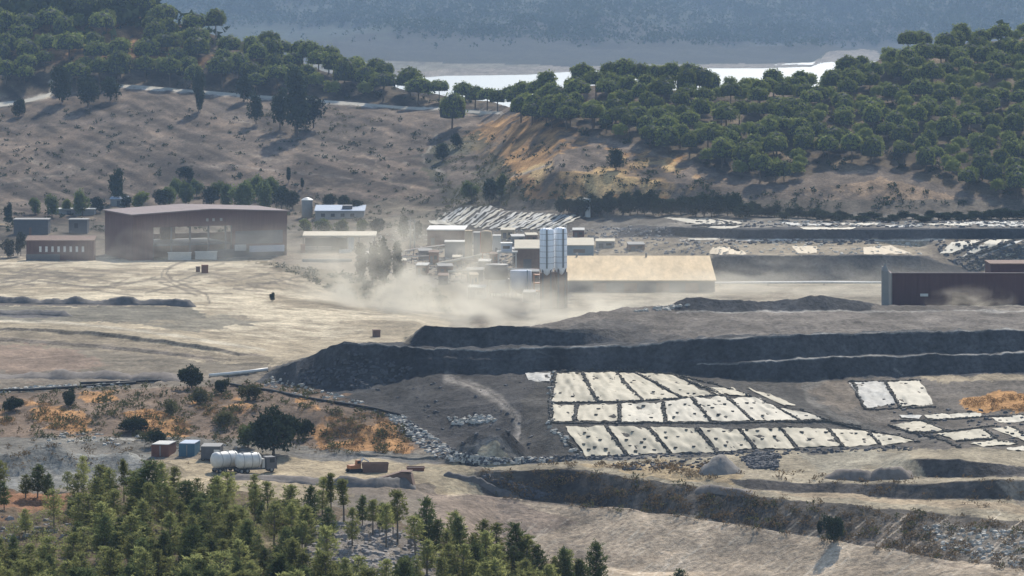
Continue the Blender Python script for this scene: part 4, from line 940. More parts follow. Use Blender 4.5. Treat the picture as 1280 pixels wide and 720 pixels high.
scrub("hillside_undergrowth", [([(650,150),(880,205),(975,228),(1100,204),(1290,250),(1290,120),(900,125),(680,130)], 260), ([(0,20),(260,45),(600,132),(380,124),(160,104),(0,110)], 120)], L_DARK, 1.4, 14, rs, .9, .75)
scrub("near_undergrowth", [([(0,640),(60,652),(330,622),(400,640),(620,700),(740,735),(760,760),(0,790)], 1500)], L_BUSH, .5, 10, rs, .9, .2)
scrub("near_low_pines", [([(90,620),(330,620),(390,650),(360,720),(600,715),(720,735),(740,780),(0,790),(0,665)], 2400)], L_PINE, .75, 16, rs, 1.2, .22)
# far wood beyond the lake
rf = np.random.default_rng(21)
P_, N_ = [], []
cnt = 0
while cnt < 15000:
    a = rf.uniform(-60, 1340); b_ = rf.uniform(-40, 62)
    top = float(np.interp(a, [0,420,600,750,860,1030,1080,1280], [30,31,47,53,53,58,54,44]))
    if b_ > top + 3 * rf.normal(): 
        if rf.random() > .03: continue
    if vnoise(np.array([a / 60.]), np.array([b_ / 14.]))[0] < -.45 and rf.random() < .6: continue
    p = ground_px(a, b_); s = rf.uniform(2.8, 5.2)
    d = rf.normal(0, 1, (7, 3)); d[:, 2] = np.abs(d[:, 2]); d /= np.linalg.norm(d, axis=1)[:, None]
    P_.append(np.array(p) + np.array([0, 0, 2.0]) + d * s * np.array([1, 1, 1.3])); N_.append(d); cnt += 1
tag(link("far_wood", tri_mesh("far_wood", leaf_tris(np.concatenate(P_), np.concatenate(N_), 3.6, 1, rf, .2, .6), L_FAR)), kind='stuff')
# ------------------------------------------------------------------ built things
M_RED = mat("dull red sheeting", (.098,.047,.042), var=.34, scale=1.2, stretch=(1.4,1.4,.10))
M_RUST = mat("rust red paint", (.17,.075,.05), var=.25, scale=.6)
M_PURP = mat("dark red brown cladding", (.105,.060,.062), var=.16, scale=1.0, stretch=(1.2,1.2,.1))
M_GREY = mat("grey render", (.24,.23,.215), var=.12, scale=.5)
M_PALE = mat("pale concrete", (.46,.44,.40), var=.15, scale=.5)
M_WHITE = mat("white paint", (.55,.53,.49), rough=.5, var=.2, scale=.9)
M_DKGREY = mat("dark steel", (.085,.085,.09), rough=.6, var=.2, scale=1)
M_ROOF1 = mat("weathered purple roof", (.20,.155,.145), var=.22, scale=.5)
M_ROOF2 = mat("tan roof sheeting", (.48,.355,.205), var=.32, scale=.35, stretch=(1.0,.2,.2))
M_CREAM = mat("cream roof", (.48,.42,.32), var=.1, scale=.4)
M_BLUER = mat("blue grey roof", (.36,.40,.46), var=.1, scale=.4)
M_SILO = mat("silo grey paint", (.80,.82,.85), rough=.5, var=.14, scale=.8, stretch=(1.5,1.5,.12))
M_BLUE = mat("blue paint", (.055,.135,.19), rough=.5, var=.15, scale=.8)
M_ORANGE = mat("orange paint", (.38,.15,.06), rough=.55, var=.2, scale=.8)
M_TANP = mat("tan tower sheeting", (.38,.29,.19), var=.15, scale=.5)
M_BROWN = mat("brown rusty steel", (.16,.10,.075), var=.3, scale=.8)
M_GLASS = mat("dark glass", (.03,.035,.04), rough=.15, var=.05)
M_RUBBER = mat("black rubber", (.02,.02,.021), rough=.8, var=.2)
M_SHEET = mat("pale liner sheet", (.30,.262,.185), rough=.7, var=.24, scale=.45, rnd=.07)
M_SHEETW = mat("white liner sheet", (.345,.31,.24), rough=.7, var=.24, scale=.45, rnd=.06)
M_SHEETG = mat("grey white liner", (.36,.345,.31), rough=.75, var=.45, scale=.6, rnd=.15)
M_SHEETT = mat("tan liner sheet", (.42,.335,.22), rough=.75, var=.14, scale=.3, rnd=.08)
M_BLACKS = mat("dark ballast bags", (.085,.076,.064), rough=.9, var=.4, scale=2)

def base(x, y, d=None):
    if d is None: return ground_px(x, y)
    X = (x - 640) * d / F; return Vector((X, d, gz(X, d)))
def block(name, label, cat, x0, x1, yt, yb, depth, mw, mr, rot=0.0, over=.25, roof_t=.3, pitch=0.0, d=None, holes=(), roof='roof'):
    """plain-walled block: wall shell, sloping roof slab, optional windows and doors [(kind,u0,u1,v0,v1,mat)] set into the front"""
    p = base((x0 + x1) / 2, yb, d); k = mpp(p); wd = (x1 - x0) * k; h = (yb - yt) * k
    t = thing(name, label, cat, p, rot)
    m = MB(); m.prism([(-wd/2, -1.2), (wd/2, -1.2), (wd/2, h), (-wd/2, h)], 0, depth)
    if pitch:
        m = MB(); m.add([(-wd/2,0,-1.2),(wd/2,0,-1.2),(wd/2,depth,-1.2),(-wd/2,depth,-1.2),(-wd/2,0,h),(wd/2,0,h),(wd/2,depth,h+pitch),(-wd/2,depth,h+pitch)],
              [(0,3,2,1),(4,5,6,7),(0,1,5,4),(1,2,6,5),(2,3,7,6),(3,0,4,7)])
    m.build("wall", mw, t)
    r = MB(); o = over; e = pitch / depth * o
    r.add([(-wd/2-o,-o,h+.01-e),(wd/2+o,-o,h+.01-e),(wd/2+o,depth+o,h+.01+pitch+e),(-wd/2-o,depth+o,h+.01+pitch+e),(-wd/2-o,-o,h+roof_t-e),(wd/2+o,-o,h+roof_t-e),(wd/2+o,depth+o,h+roof_t+pitch+e),(-wd/2-o,depth+o,h+roof_t+pitch+e)],
          [(0,3,2,1),(4,5,6,7),(0,1,5,4),(1,2,6,5),(2,3,7,6),(3,0,4,7)])
    r.build(roof, mr, t)
    for (kind, u0, u1, v0, v1, mm_) in holes:
        q = MB(); q.box(-wd/2 + u0*wd, -wd/2 + u1*wd, -.08, .05, v0*h, v1*h); q.build(kind, mm_, t)
    return t, wd, h, k

# ---- big red open shed
p = base(166, 326); k = mpp(p)
W, L, EH, AH = 63.0, 34.0, 17.4, 18.7
t = thing("industrial_shed", "huge dull red open-fronted shed with low gabled roof at the left of the plain", "shed", p, math.radians(24))
m = MB()
m.box(0, .35, .35, L, -1.5, EH)                                    # left side wall
m.box(0, W * .13, 0, .35, -1.5, EH - .05)                           # gable wall left of the bay
m.add([(W*.13,0,EH-4.9),(W,0,EH-4.9),(W,0,EH),(W*.5,0,AH),(0,0,EH),(W*.13,0,EH-.05),(W*.13,.35,EH-4.9),(W,.35,EH-4.9),(W,.35,EH),(W*.5,.35,AH),(0,.35,EH),(W*.13,.35,EH-.05)],
      [(0,1,2,3,4,5),(11,10,9,8,7,6),(0,6,7,1),(1,7,8,2),(2,8,9,3),(3,9,10,4),(4,10,11,5),(5,11,6,0)])
m.box(W * .64, W - .3, .02, .33, 3.4, EH - 4.92)                    # sheeted bay on the right
m.box(W - .3, W, .35, L, -1.5, EH)
m.build("wall", M_RED, t)
m = MB(); m.box(W * .66, W * .97, -.12, 0, 5.2, 10.2); m.build("grey_panel", M_DKGREY, t)
m = MB()
for s in (0, 1):
    a, b_ = ((-.8, EH - .1), (W/2, AH + .12)) if s == 0 else ((W/2, AH + .12), (W + .8, EH - .1))
    m.add([(a[0],-.9,a[1]),(b_[0],-.9,b_[1]),(b_[0],L+.5,b_[1]),(a[0],L+.5,a[1]),(a[0],-.9,a[1]+.4),(b_[0],-.9,b_[1]+.4),(b_[0],L+.5,b_[1]+.4),(a[0],L+.5,a[1]+.4)],
          [(0,3,2,1),(4,5,6,7),(0,1,5,4),(1,2,6,5),(2,3,7,6),(3,0,4,7)])
m.build("roof", M_ROOF1, t)
for u in (.13, .25, .37, .49, .60, .64, .73, .82, .91): MB().box(W*u-.3, W*u+.3, .4, 1.0, -1.5, EH - 4.9).build("column", M_DKGREY, t)
MB().box(W*.135, W*.637, 1.2, L - 2, 5.2, 5.9).build("floor_slab", M_DKGREY, t)
MB().box(W*.135, W*.50, 12, 12.4, -1.5, 5.2).build("inner_wall", M_RED, t)
MB().box(W*.02, W*.98, L - 3, L - 2.6, -1.0, 7.8).build("rear_wall", M_RED, t); MB().box(W*.02, W*.98, L - 3, L - 2.6, 12.9, EH - .3).build("rear_wall", M_RED, t); MB().box(W*.33, W*.42, L - 7, L - 5, 5.9, 11.0).build("stack", M_BROWN, t)
MB().box(W*.5, W*.98, .5, 1, -1.2, 3.3).build("low_wall", M_DKGREY, t)
MB().box(W*.655, W*.73, -.3, -.12, 2.6, 5.0).build("panel", M_PALE, t)
MB().box(W*.75, W*.98, -.3, -.12, 1.9, 4.4).build("panel", M_BLUER, t)
for u in (.47, .51, .56): MB().box(W*u, W*u + 1.0, -.12, -.0, EH - 3.1, EH - 2.0).build("window", M_GREY, t)
for i, (u0, u1, y, lab) in enumerate([(210, 239, 325, "left one of two low pale walls before the big red shed"), (244, 271, 324, "right one of two low pale walls before the big red shed")]):
    pb = base((u0 + u1) / 2, y); kb = mpp(pb); wd = (u1 - u0) * kb
    tt_ = thing("low_wall", lab, "wall", pb); MB().box(-wd/2, wd/2, 0, .5, -.6, 2.7).build("wall_face", M_PALE, tt_); MB().box(-wd/2-.2, wd/2+.2, -.2, .7, 2.71, 3.0).build("coping", M_WHITE, tt_)

# ---- long low red building with a row of windows, light beyond them painted as white panes
hl = [("window", .19 + .0905 * i, .225 + .0905 * i, .44, .72, M_WHITE) for i in range(8)]
t, wd, h, k = block("long_building", "long low red building with eight windows painted bright left of the shed", "building", 33, 117, 301, 326, 7, M_RED, M_BROWN, 0, .4, .3, 1.2, None, hl)
MB().box(-wd*.5, wd*.0, -1.2, -.9, -.6, 2.6).build("fence_panel", M_DKGREY, t)
block("cabin", "flat-roofed blue grey cabin at the far left behind the long red building", "cabin", 17, 60, 275, 294, 9, M_DKGREY, M_GREY, 0, .3, .3, 0, None, [("door", .45, .52, 0, .5, M_BROWN)])
block("cabin", "smaller dark cabin between the green trees left of the shed", "cabin", 86, 109, 275, 292, 8, M_DKGREY, M_GREY, 0, .3, .3, 0, None, [("window", .3, .5, .4, .75, M_GLASS)])
block("shed", "pale flat roof just behind the left trees", "shed", 60, 118, 262, 269, 8, M_GREY, M_PALE, 0, .3, .3, 0, None, [("door", .4, .5, 0, .8, M_DKGREY)])
block("shed", "low lilac-roofed shed beside the dark tree behind the red shed", "shed", 138, 158, 249, 258, 8, M_GREY, M_BLUER, 0, .3, .3, 0.6, None, [("door", .4, .6, 0, .8, M_DKGREY)])
# ---- water tower, blue roofs, canopy
p = base(384, 271); k = mpp(p)
t = thing("water_tower", "squat round water tower with white cap behind the shed", "water tower", p)
MB().lathe([(2.35,-1),(2.35,7.0),(2.3,7.05)], n=24).build("tank", M_GREY, t, True); MB().lathe([(2.6,7.05),(2.6,7.35),(1.3,8.1),(.2,8.4)], n=24).build("cap", M_WHITE, t)
MB().tube([(2.2,-1.4,0),(2.2,-1.4,7)], .08, 5).build("ladder", M_DKGREY, t)
t, wd, h, k = block("office_building", "long low building with blue grey flat roof right of the water tower", "building", 394, 455, 264, 274, 14, M_GREY, M_BLUER, 0, .4, .3, 1.5, None, [("window", .12 + .2*i, .2 + .2*i, .3, .7, M_GLASS) for i in range(4)])
MB().box(wd*.05, wd*.25, 3, 9, h, h + 2.2).build("dormer", M_DKGREY, t)
p = base(424, 313); k = mpp(p); wd = 92 * k
t = thing("canopy", "long cream-roofed open canopy right of the red shed", "canopy", p)
h = 17 * k
MB().add([(-wd/2,0,h),(wd/2,0,h),(wd/2,12,h+.9),(-wd/2,12,h+.9),(-wd/2,0,h+.5),(wd/2,0,h+.5),(wd/2,12,h+1.4),(-wd/2,12,h+1.4)], [(0,3,2,1),(4,5,6,7),(0,1,5,4),(1,2,6,5),(2,3,7,6),(3,0,4,7)]).build("roof", M_CREAM, t)
for u in (-.49, -.3, -.1, .1, .27, .48): MB().box(wd*u-.18, wd*u+.18, .2, .55, -.8, h - .02).build("post", M_DKGREY, t)
MB().box(-wd*.48, wd*.1, 9, 9.3, -.8, h*.8).build("back_wall", M_DKGREY, t)
MB().box(wd*.12, wd*.2, .7, 3, -.8, h - .03).build("pier", M_PALE, t)
for i, (a, b_, y) in enumerate([(380, 415, 312), (424, 440, 316), (378, 440, 328)]):
    pb = base((a + b_) / 2, y); kb = mpp(pb); w2 = (b_ - a) * kb
    t2 = thing("low_wall", ["low pale wall under the left half of the cream canopy", "short white wall in front of the canopy's right half", "long low grey kerb wall on the plain below the canopy"][i], "wall", pb)
    MB().box(-w2/2, w2/2, 0, .4, -.5, 1.1).build("wall_face", [M_GREY, M_WHITE, M_GREY][i], t2); MB().box(-w2/2-.1, w2/2+.1, -.1, .5, 1.11, 1.3).build("coping", M_PALE, t2)

# ---- processing plant
block("plant_block", "red brown windowless plant block under the striped white heap", "building", 534, 580, 288, 309, 14, M_RED, M_WHITE, math.radians(-4), .3, .4, .6, None, [("door", .1, .2, 0, .55, M_DKGREY)])
block("plant_block", "small grey plant block standing before the red brown block", "building", 556, 583, 303, 322, 9, M_GREY, M_PALE, 0, .2, .3, 0, None, [("door", .6, .8, 0, .5, M_DKGREY)])
t, wd, h, k = block("tower_block", "narrow tan tower between grey block and orange tank", "tower", 581, 590, 289, 330, 4, M_TANP, M_TANP, 0, .1, .2, 0, None, [("door", .2, .6, 0, .1, M_DKGREY)])
t, wd, h, k = block("tower_block", "narrow pale grey tower left of the orange tank", "tower", 592, 600, 291, 322, 4, M_GREY, M_PALE, 0, .1, .2, 0, None, [("door", .2, .6, 0, .12, M_DKGREY)])
p = base(608, 326); k = mpp(p)
t = thing("orange_tank", "upright orange and tan tank on an orange frame", "tank", p)
MB().lathe([(2.1,3.2),(2.1,10.8),(1.6,11.2),(.2,11.5)], n=20).build("tank", M_TANP, t, True)
for a in range(4): MB().box(math.cos(a*1.57+.78)*2.0-.2, math.cos(a*1.57+.78)*2.0+.2, math.sin(a*1.57+.78)*2.0-.2, math.sin(a*1.57+.78)*2.0+.2, -.8, 3.2).build("leg", M_ORANGE, t)
MB().lathe([(2.3,3.0),(2.3,3.35)], n=20).build("ring_beam", M_ORANGE, t); MB().box(-2.35,-2.0,-.5,.5,3.4,10.8).build("ladder", M_ORANGE, t)
block("plant_block", "low pale block right of the orange tank", "building", 616, 626, 295, 316, 6, M_PALE, M_PALE, 0, .1, .2, 0, None, [("door", .3, .6, 0, .3, M_DKGREY)])
p = base(634, 340); k = mpp(p)
t = thing("control_tower", "white-roofed control cabin raised on a pale steel frame", "tower", p)
H0 = 24 * k; w2 = 11 * k
for sx in (-1, 1):
    for sy in (0, 4): MB().box(sx*w2-.25, sx*w2+.25, sy-.25, sy+.25, -.8, H0).build("leg", M_PALE, t)
MB().box(-w2-.6, w2+.6, -.6, 4.6, H0+.01, H0+.5).build("platform", M_PALE, t); MB().box(-w2*.7, w2*.55, 0, 4, H0+.51, H0+3.2).build("cabin", M_BLUER, t)
MB().box(-w2*.75, w2*.6, -.2, 4.2, H0+3.21, H0+3.6).build("roof", M_WHITE, t); MB().box(-w2*.5, w2*.3, -.06, .05, H0+1.5, H0+2.5).build("window", M_GLASS, t)
MB().tube([(-w2,-.3,H0*.45),(w2,-.3,H0*.9)], .14, 5).build("brace", M_PALE, t)
block("plant_hall", "dark plant hall with sunlit tan roof left of the silos", "building", 644, 678, 311, 337, 12, M_BROWN, M_CREAM, 0, .3, .3, 2.2, None, [("door", .3, .6, 0, .5, M_DKGREY)])
block("plant_hall", "teal plant hall with pale roof right of the silos", "building", 706, 742, 307, 322, 12, M_BLUE, M_CREAM, 0, .3, .3, 1.8, None, [("window", .3, .7, .4, .7, M_GLASS)])
p = base(622, 371); k = mpp(p)
t = thing("thickener_tank", "dark topped round tank with white lower drum left of the silos", "tank", p)
MB().lathe([(3.5,1.4),(3.5,6.0),(3.55,6.1)], (.6,0,0), 28).build("lower_drum", M_WHITE, t, True); MB().lathe([(4.0,6.11),(4.0,11.0),(3.9,11.1)], (-.4,0,0), 28).build("upper_drum", M_DKGREY, t, True)
for a in range(6): MB().box(.6+3.0*math.cos(a)-.15,.6+3.0*math.cos(a)+.15,3.0*math.sin(a)-.15,3.0*math.sin(a)+.15,-.8,1.4).build("leg", M_DKGREY, t)
MB().tube([(-4.4,0,11.9),(3.6,0,11.9)], .1, 5).build("rail", M_DKGREY, t)
p = base(651, 372); k = mpp(p)
t = thing("cone_tank", "pale blue grey cone-bottomed tank beside the white drum", "tank", p)
MB().lathe([(.5,1.2),(3.6,3.4),(3.7,9.2),(3.6,9.3)], n=28).build("drum", M_BLUER, t, True)
for a in range(4): MB().box(3.4*math.cos(a*1.57+.5)-.15,3.4*math.cos(a*1.57+.5)+.15,3.4*math.sin(a*1.57+.5)-.15,3.4*math.sin(a*1.57+.5)+.15,-.8,4.0).build("leg", M_DKGREY, t)
MB().box(2.0,2.4,-3.9,-3.6,3.0,9.6).build("ladder", M_BLUE, t); MB().tube([(-3.6,0,9.9),(3.6,0,9.9)], .09, 5).build("rail", M_PALE, t)
p = base(672, 374); k = mpp(p)
t = thing("pump_tower", "orange steel pump tower between cone tank and silos", "tower", p)
for sx in (-1.2, 1.2):
    for sy in (0, 2.4): MB().box(sx-.18, sx+.18, sy-.18, sy+.18, -.8, 8.5).build("post", M_ORANGE, t)
for z in (2.5, 5.2, 8.0): MB().box(-1.45, 1.45, -.25, 2.65, z, z+.35).build("deck", M_ORANGE, t)
MB().tube([(-1.2,-.2,0),(1.2,-.2,5)], .14, 5).build("stair", M_PALE, t)
for i, (x, r, lab) in enumerate([(683.5, 8.9, "wider left grey silo of the pair above the dust"), (700.5, 8.3, "narrower right grey silo of the pair above the dust")]):
    p = base(x, 386 - i); k = mpp(p); R = r * k; top = 101 * k; bot = 51 * k
    t = thing("silo", lab, "silo", p, .4 * i)
    MB().lathe([(R*.25,bot-3.2),(R,bot),(R,top-.8),(R*.9,top-.3),(R*.3,top)], n=32).build("barrel", M_SILO, t, True)
    for a in range(4): MB().box(R*.8*math.cos(a*1.57+.78)-.25, R*.8*math.cos(a*1.57+.78)+.25, R*.8*math.sin(a*1.57+.78)-.25, R*.8*math.sin(a*1.57+.78)+.25, -.8, bot).build("leg", M_DKGREY, t)
    for z in (bot*.3, bot*.5, bot*.72): MB().box(-R*.72, R*.72, -R*.62, -R*.5, z, z+.3).build("brace", M_BROWN, t)
    MB().box(-R*.97, R*.97, -R*.45, R*.8, -.8, bot*.88).build("base_house", M_BROWN, t)
    rl = MB(); 
    for a in range(14): rl.tube([(R*.95*math.cos(a*.449),R*.95*math.sin(a*.449),top-.6),(R*.95*math.cos(a*.449),R*.95*math.sin(a*.449),top+.7)], .05, 4)
    rl.tube([(R*.95*math.cos(a*.449),R*.95*math.sin(a*.449),top+.7) for a in range(15)], .05, 4); rl.build("rail", M_PALE, t)
    sm_ = MB(); [sm_.lathe([(R+.03,z),(R+.03,z+.12)], n=32) for z in np.linspace(bot+1.5, top-2, 6)]; sm_.build("hoop", M_GREY, t)
    MB().box(-.25,.25,-R-.28,-R-.05,bot,top-.4).build("ladder", M_GREY, t)
# smaller plant pieces
for x0, x1, yt, yb, dp, mw, mr, nm, lab in [
    (446, 462, 318, 327, 5, M_GREY, M_PALE, "shed", "small pale shed just left of the dusty trees"), (524, 540, 314, 325, 5, M_DKGREY, M_GREY, "shed", "small dark shed on the pale slope below the plant block"),
    (566, 578, 322, 331, 4, M_BROWN, M_CREAM, "shed", "tiny brown shed under the grey plant block"), (584, 604, 338, 352, 5, M_DKGREY, M_GREY, "shed", "dark shed left of the dark topped tank"),
    (640, 656, 296, 304, 5, M_GREY, M_PALE, "shed", "small pale shed behind the control cabin"), (658, 672, 294, 303, 5, M_BROWN, M_CREAM, "shed", "small brown shed behind the dark plant hall"),
    (548, 566, 333, 343, 5, M_BROWN, M_GREY, "shed", "low brown shed between the two pale conveyors"), (612, 622, 318, 330, 3, M_RUST, M_BROWN, "shed", "rusty hut at the foot of the pale block"),
    (745, 768, 302, 310, 6, M_GREY, M_CREAM, "shed", "pale low shed behind the left end of the tan roof"), (786, 806, 306, 313, 6, M_BROWN, M_GREY, "shed", "brown low shed behind the middle of the tan roof"),
    (492, 508, 326, 336, 4, M_BROWN, M_CREAM, "shed", "brown shed right of the dusty trees"), (654, 668, 366, 378, 4, M_DKGREY, M_GREY, "pump_house", "dark pump house below the cone tank"), (585, 606, 360, 374, 5, M_GREY, M_PALE, "pump_house", "dusty grey pump house left of the white drum"),
    (626, 643, 288, 298, 5, M_TANP, M_CREAM, "shed", "tan shed with pale roof at the foot of the striped heap"), (598, 612, 327, 338, 4, M_DKGREY, M_PALE, "shed", "dark hut with pale roof under the orange tank"),
    (536, 548, 316, 330, 4, M_RUST, M_BROWN, "shed", "rust coloured hut below the red brown block"), (660, 674, 340, 352, 4, M_BROWN, M_GREY, "shed", "brown hut between cone tank and silos"),
    (676, 690, 298, 308, 5, M_DKGREY, M_CREAM, "shed", "dark shed with pale roof behind the silos' left side"), (548, 560, 345, 356, 5, M_DKGREY, M_BROWN, "shed", "dark hut at the low end of the lower conveyor"),
    (520, 534, 332, 344, 5, M_BROWN, M_PALE, "shed", "brown hut at the right end of the low pipe rack"), (716, 730, 288, 297, 5, M_RED, M_PALE, "shed", "small red shed between silos and grey block"),
    (588, 598, 344, 358, 3, M_TANP, M_TANP, "hopper", "narrow tan hopper left of the dark topped tank"), (641, 650, 312, 330, 3, M_GREY, M_PALE, "hopper", "narrow grey hopper right of the control cabin")]:
    block(nm, lab, "shed", x0, x1, yt, yb, dp, mw, mr, random.uniform(-.15, .15), .2, .25, .5, None, [("door", .15, .4, 0, .7, M_DKGREY), ("window", .55, .85, .4, .75, M_GLASS)])
for i, (a, b_, lab) in enumerate([((505,322),(560,314),"long pipe rack climbing toward the red brown block"), ((600,344),(676,346),"pipe rack passing behind the two round tanks"), ((690,318),(742,313),"pipe rack right of the silos"), ((470,332),(545,328),"low pipe rack across the dusty slope")]):
    pa = base(*a); pb = base(*b_); v = pb - pa; t = thing("pipe_rack", lab, "pipe rack", pa)
    for q, mm_ in enumerate((M_PALE, M_BROWN, M_ORANGE)): MB().tube([(0,q*.7,2.6),(v.x*.5,v.y*.5+q*.7,v.z*.5+2.7),(v.x,v.y+q*.7,v.z+2.6)], .22, 6).build("pipe_run", mm_, t)
    for s_ in np.linspace(.03, .97, 6): MB().box(v.x*s_-.12,v.x*s_+.12,v.y*s_-.3,v.y*s_+1.7,v.z*s_-.9,v.z*s_+2.38).build("trestle", M_DKGREY, t)
# conveyors
for i, (a, b_, lab) in enumerate([((545,338),(602,331),"long pale conveyor nearest the grey block in the plant yard"), ((560,349),(608,348),"lower pale conveyor leading to the dark topped tank"), ((575,334),(612,337),"short dark conveyor beneath the tan tower")]):
    pa = base(*a); pb = base(*b_); v = pb - pa
    t = thing("conveyor", lab, "conveyor", pa)
    hA, hB = (2.2, 3.6) if i == 0 else (2.6, 3.2)
    MB().tube([(0,0,hA),(v.x,v.y,v.z+hB)], .55, 6).build("belt_housing", M_CREAM if i < 2 else M_BROWN, t)
    for s in (.05, .35, .65, .95): MB().box(v.x*s-.15,v.x*s+.15,v.y*s-.15,v.y*s+.15,v.z*s-.6,v.z*s+hA+(hB-hA)*s).build("trestle", M_DKGREY, t)
# ---- tan roofed hall
p = Vector(((802 - 640) * 1383 / F, 1383, gz((802 - 640) * 1383 / F, 1383))); k = mpp(p); wd = 183 * k
z0 = 120 - 391 * 1383 / F - p.z; z1 = 120 - 361 * 1428 / F - p.z
t = thing("long_hall", "long hall with big plain tan roof right of the silos", "building", p)
MB().add([(-wd/2,0,-1),(wd/2,0,-1),(wd/2,45,-1),(-wd/2,45,-1),(-wd/2,0,z0),(wd/2,0,z0),(wd/2,45,z1),(-wd/2,45,z1)], [(0,3,2,1),(4,5,6,7),(0,1,5,4),(1,2,6,5),(2,3,7,6),(3,0,4,7)]).build("wall", M_DKGREY, t)
sl = (z1 - z0) / 45
rf_ = MB()
for i in range(46):
    x0_, x1_ = -wd/2 - .5 + (wd + 1) * i / 46, -wd/2 - .5 + (wd + 1) * (i + 1) / 46 - .012
    rf_.add([(x0_,-.8,z0-.8*sl+.02),(x1_,-.8,z0-.8*sl+.02),(x1_,45.5,z1+.5*sl+.02),(x0_,45.5,z1+.5*sl+.02),(x0_,-.8,z0-.8*sl+.32),(x1_,-.8,z0-.8*sl+.32),(x1_,45.5,z1+.5*sl+.32),(x0_,45.5,z1+.5*sl+.32)], [(0,3,2,1),(4,5,6,7),(0,1,5,4),(1,2,6,5),(2,3,7,6),(3,0,4,7)])
rf_.build("roof", M_ROOF2, t)
for u in (-.33, -.12, .1, .3): MB().box(wd*u, wd*u + 4.5, -.1, .06, 0, z0*.8).build("door", M_BROWN, t)
for u in (-.43, .06): MB().lathe([(.35,0),(.35,1.2),(.6,1.3),(.1,1.7)], (wd*u, 43, z1), 10).build("roof_vent", M_GREY, t)
# ---- dark red hall at the right
p = base(1113, 381); p = Vector((p.x, 968, gz(p.x, 968))); k = mpp(p); wd = 62.0; h = p.z * 0 + (120 - 382 * 968 / F) - p.z
t = thing("red_hall", "long dark red brown hall with pale roof edge at the right", "building", p)
MB().box(0, wd, .3, 26, -1.5, h-2.9).build("wall", M_PURP, t); pr_ = MB(); pr_.box(0, wd, 0, .29, -1.5, h); pr_.box(0, .3, .3, 26, h-2.9, h); pr_.box(wd-.3, wd, .3, 26, h-2.9, h); pr_.build("parapet", M_PURP, t); MB().box(-.2, wd+.2, -.2, .45, h+.01, h+.25).build("coping", M_ROOF1, t); MB().box(.35, wd-.35, .35, 25.9, h-2.88, h-2.6).build("roof", M_ROOF1, t)
fl = MB(); [fl.box(i*1.55, i*1.55+.12, -.07, -.0, -1, h-.1) for i in range(1, 40)]; fl.build("ribs", M_PURP, t)
MB().box(-.2, .05, 0, 26, -1.5, h-.02).build("end_wall", M_GREY, t)
MB().box(6.8, 8.7, -.12, .02, 2.45, 3.1).build("sign_plate", M_WHITE, t)
MB().box(14.5, 18.5, -.1, .02, -1, 3.4).build("door", M_BROWN, t)
p2 = Vector((p.x - 1.9, 965, gz(p.x - 1.9, 965)))
t = thing("pale_tower", "slim pale grey tower at the left end of the red brown hall", "tower", p2)
MB().box(-.8, .8, 0, 1.8, -1.2, h+.6).build("shaft", M_GREY, t); MB().lathe([(.9,h+.61),(.5,h+1.6),(.1,h+2.4)], (0,.9,0), 10).build("cap", M_GREY, t)
p3 = base(1270, 381); p3 = Vector(((1268 - 640) * 1012 / F, 1012, gz((1268 - 640) * 1012 / F, 1012)))
h3 = 120 - 371 * 1012 / F - p3.z
t = thing("rear_hall", "dark red hall peeping over the long hall at the right edge", "building", p3)
MB().box(-6, 26, 0, 12, -1, h3).build("wall", M_PURP, t); MB().box(-6.2, 26.2, -.2, 12.2, h3+.01, h3+.35).build("roof", M_BROWN, t)
block("pump_house", "pale grey block standing in the dark hedge", "building", 722, 738, 249, 270, 6, M_SILO, M_PALE, 0, .15, .3, 0, None, [("door", .3, .6, 0, .4, M_DKGREY)])
# poles
for i, (x, y, h_, lab) in enumerate([(513, 312, 40, "left grey utility pole near the red brown plant block"), (518, 312, 38, "right grey utility pole near the red brown plant block"), (1108, 372, 46, "thin pole rising left of the pale tower")]):
    p = base(x, y); k = mpp(p); t = thing("utility_pole", lab, "pole", p)
    MB().tube([(0,0,-1),(0,0,h_*k)], [.32,.2], 8).build("pole", M_GREY, t); MB().box(-1.1,1.1,-.1,.1,h_*k-1.2,h_*k-.95).build("crossarm", M_GREY, t)
# long white pipe at the foot of the dark bank
for nm, pts, r, lab, h_ in [("white_pipe", [(815,358.5),(860,358),(900,357.5),(960,357),(1030,356.5),(1104,357)], .5, "white pipe running along the foot of the long dark bank", 1.0),
                        ("white_pipe", [(262,472),(285,470),(310,467.5),(335,464)], .42, "bright white pipe on the bank at the left tip of the black heap", .5)]:
    w3 = [base(*q) for q in pts]; t = thing(nm, lab, "pipe", w3[0])
    w4 = [(q - w3[0]) + Vector((0,0,h_)) for q in w3]
    MB().tube(w4, r, 8).build("pipe_run", M_WHITE, t, True)
    for q in w4: MB().box(q.x-.2,q.x+.2,q.y-.2,q.y+.2,q.z-h_-.5,q.z-r*.8).build("support", M_DKGREY, t)
for pts, lab in [([(288,482),(310,486),(340,490),(372,497),(400,502),(440,508),(470,513),(500,521)], "black hose line crossing the scrub below the black heap"), ([(0,490),(40,489),(90,486),(130,483),(170,480)], "dark hose beside the pale line at the left edge"), ([(100,481),(150,479.5),(190,478),(230,476)], "dark hose on the bank left of the large bush")]:
    w3 = [base(*q) for q in pts]; t = thing("hose_line", lab, "pipe", w3[0]); w4 = [(q - w3[0]) + Vector((0,0,.35)) for q in w3]
    MB().tube(w4, .32, 7).build("hose", M_RUBBER, t, True)
    for q in w4[1:-1]: MB().box(q.x-.4,q.x+.4,q.y-.4,q.y+.4,q.z-.8,q.z-.2).build("clamp", M_GREY, t)
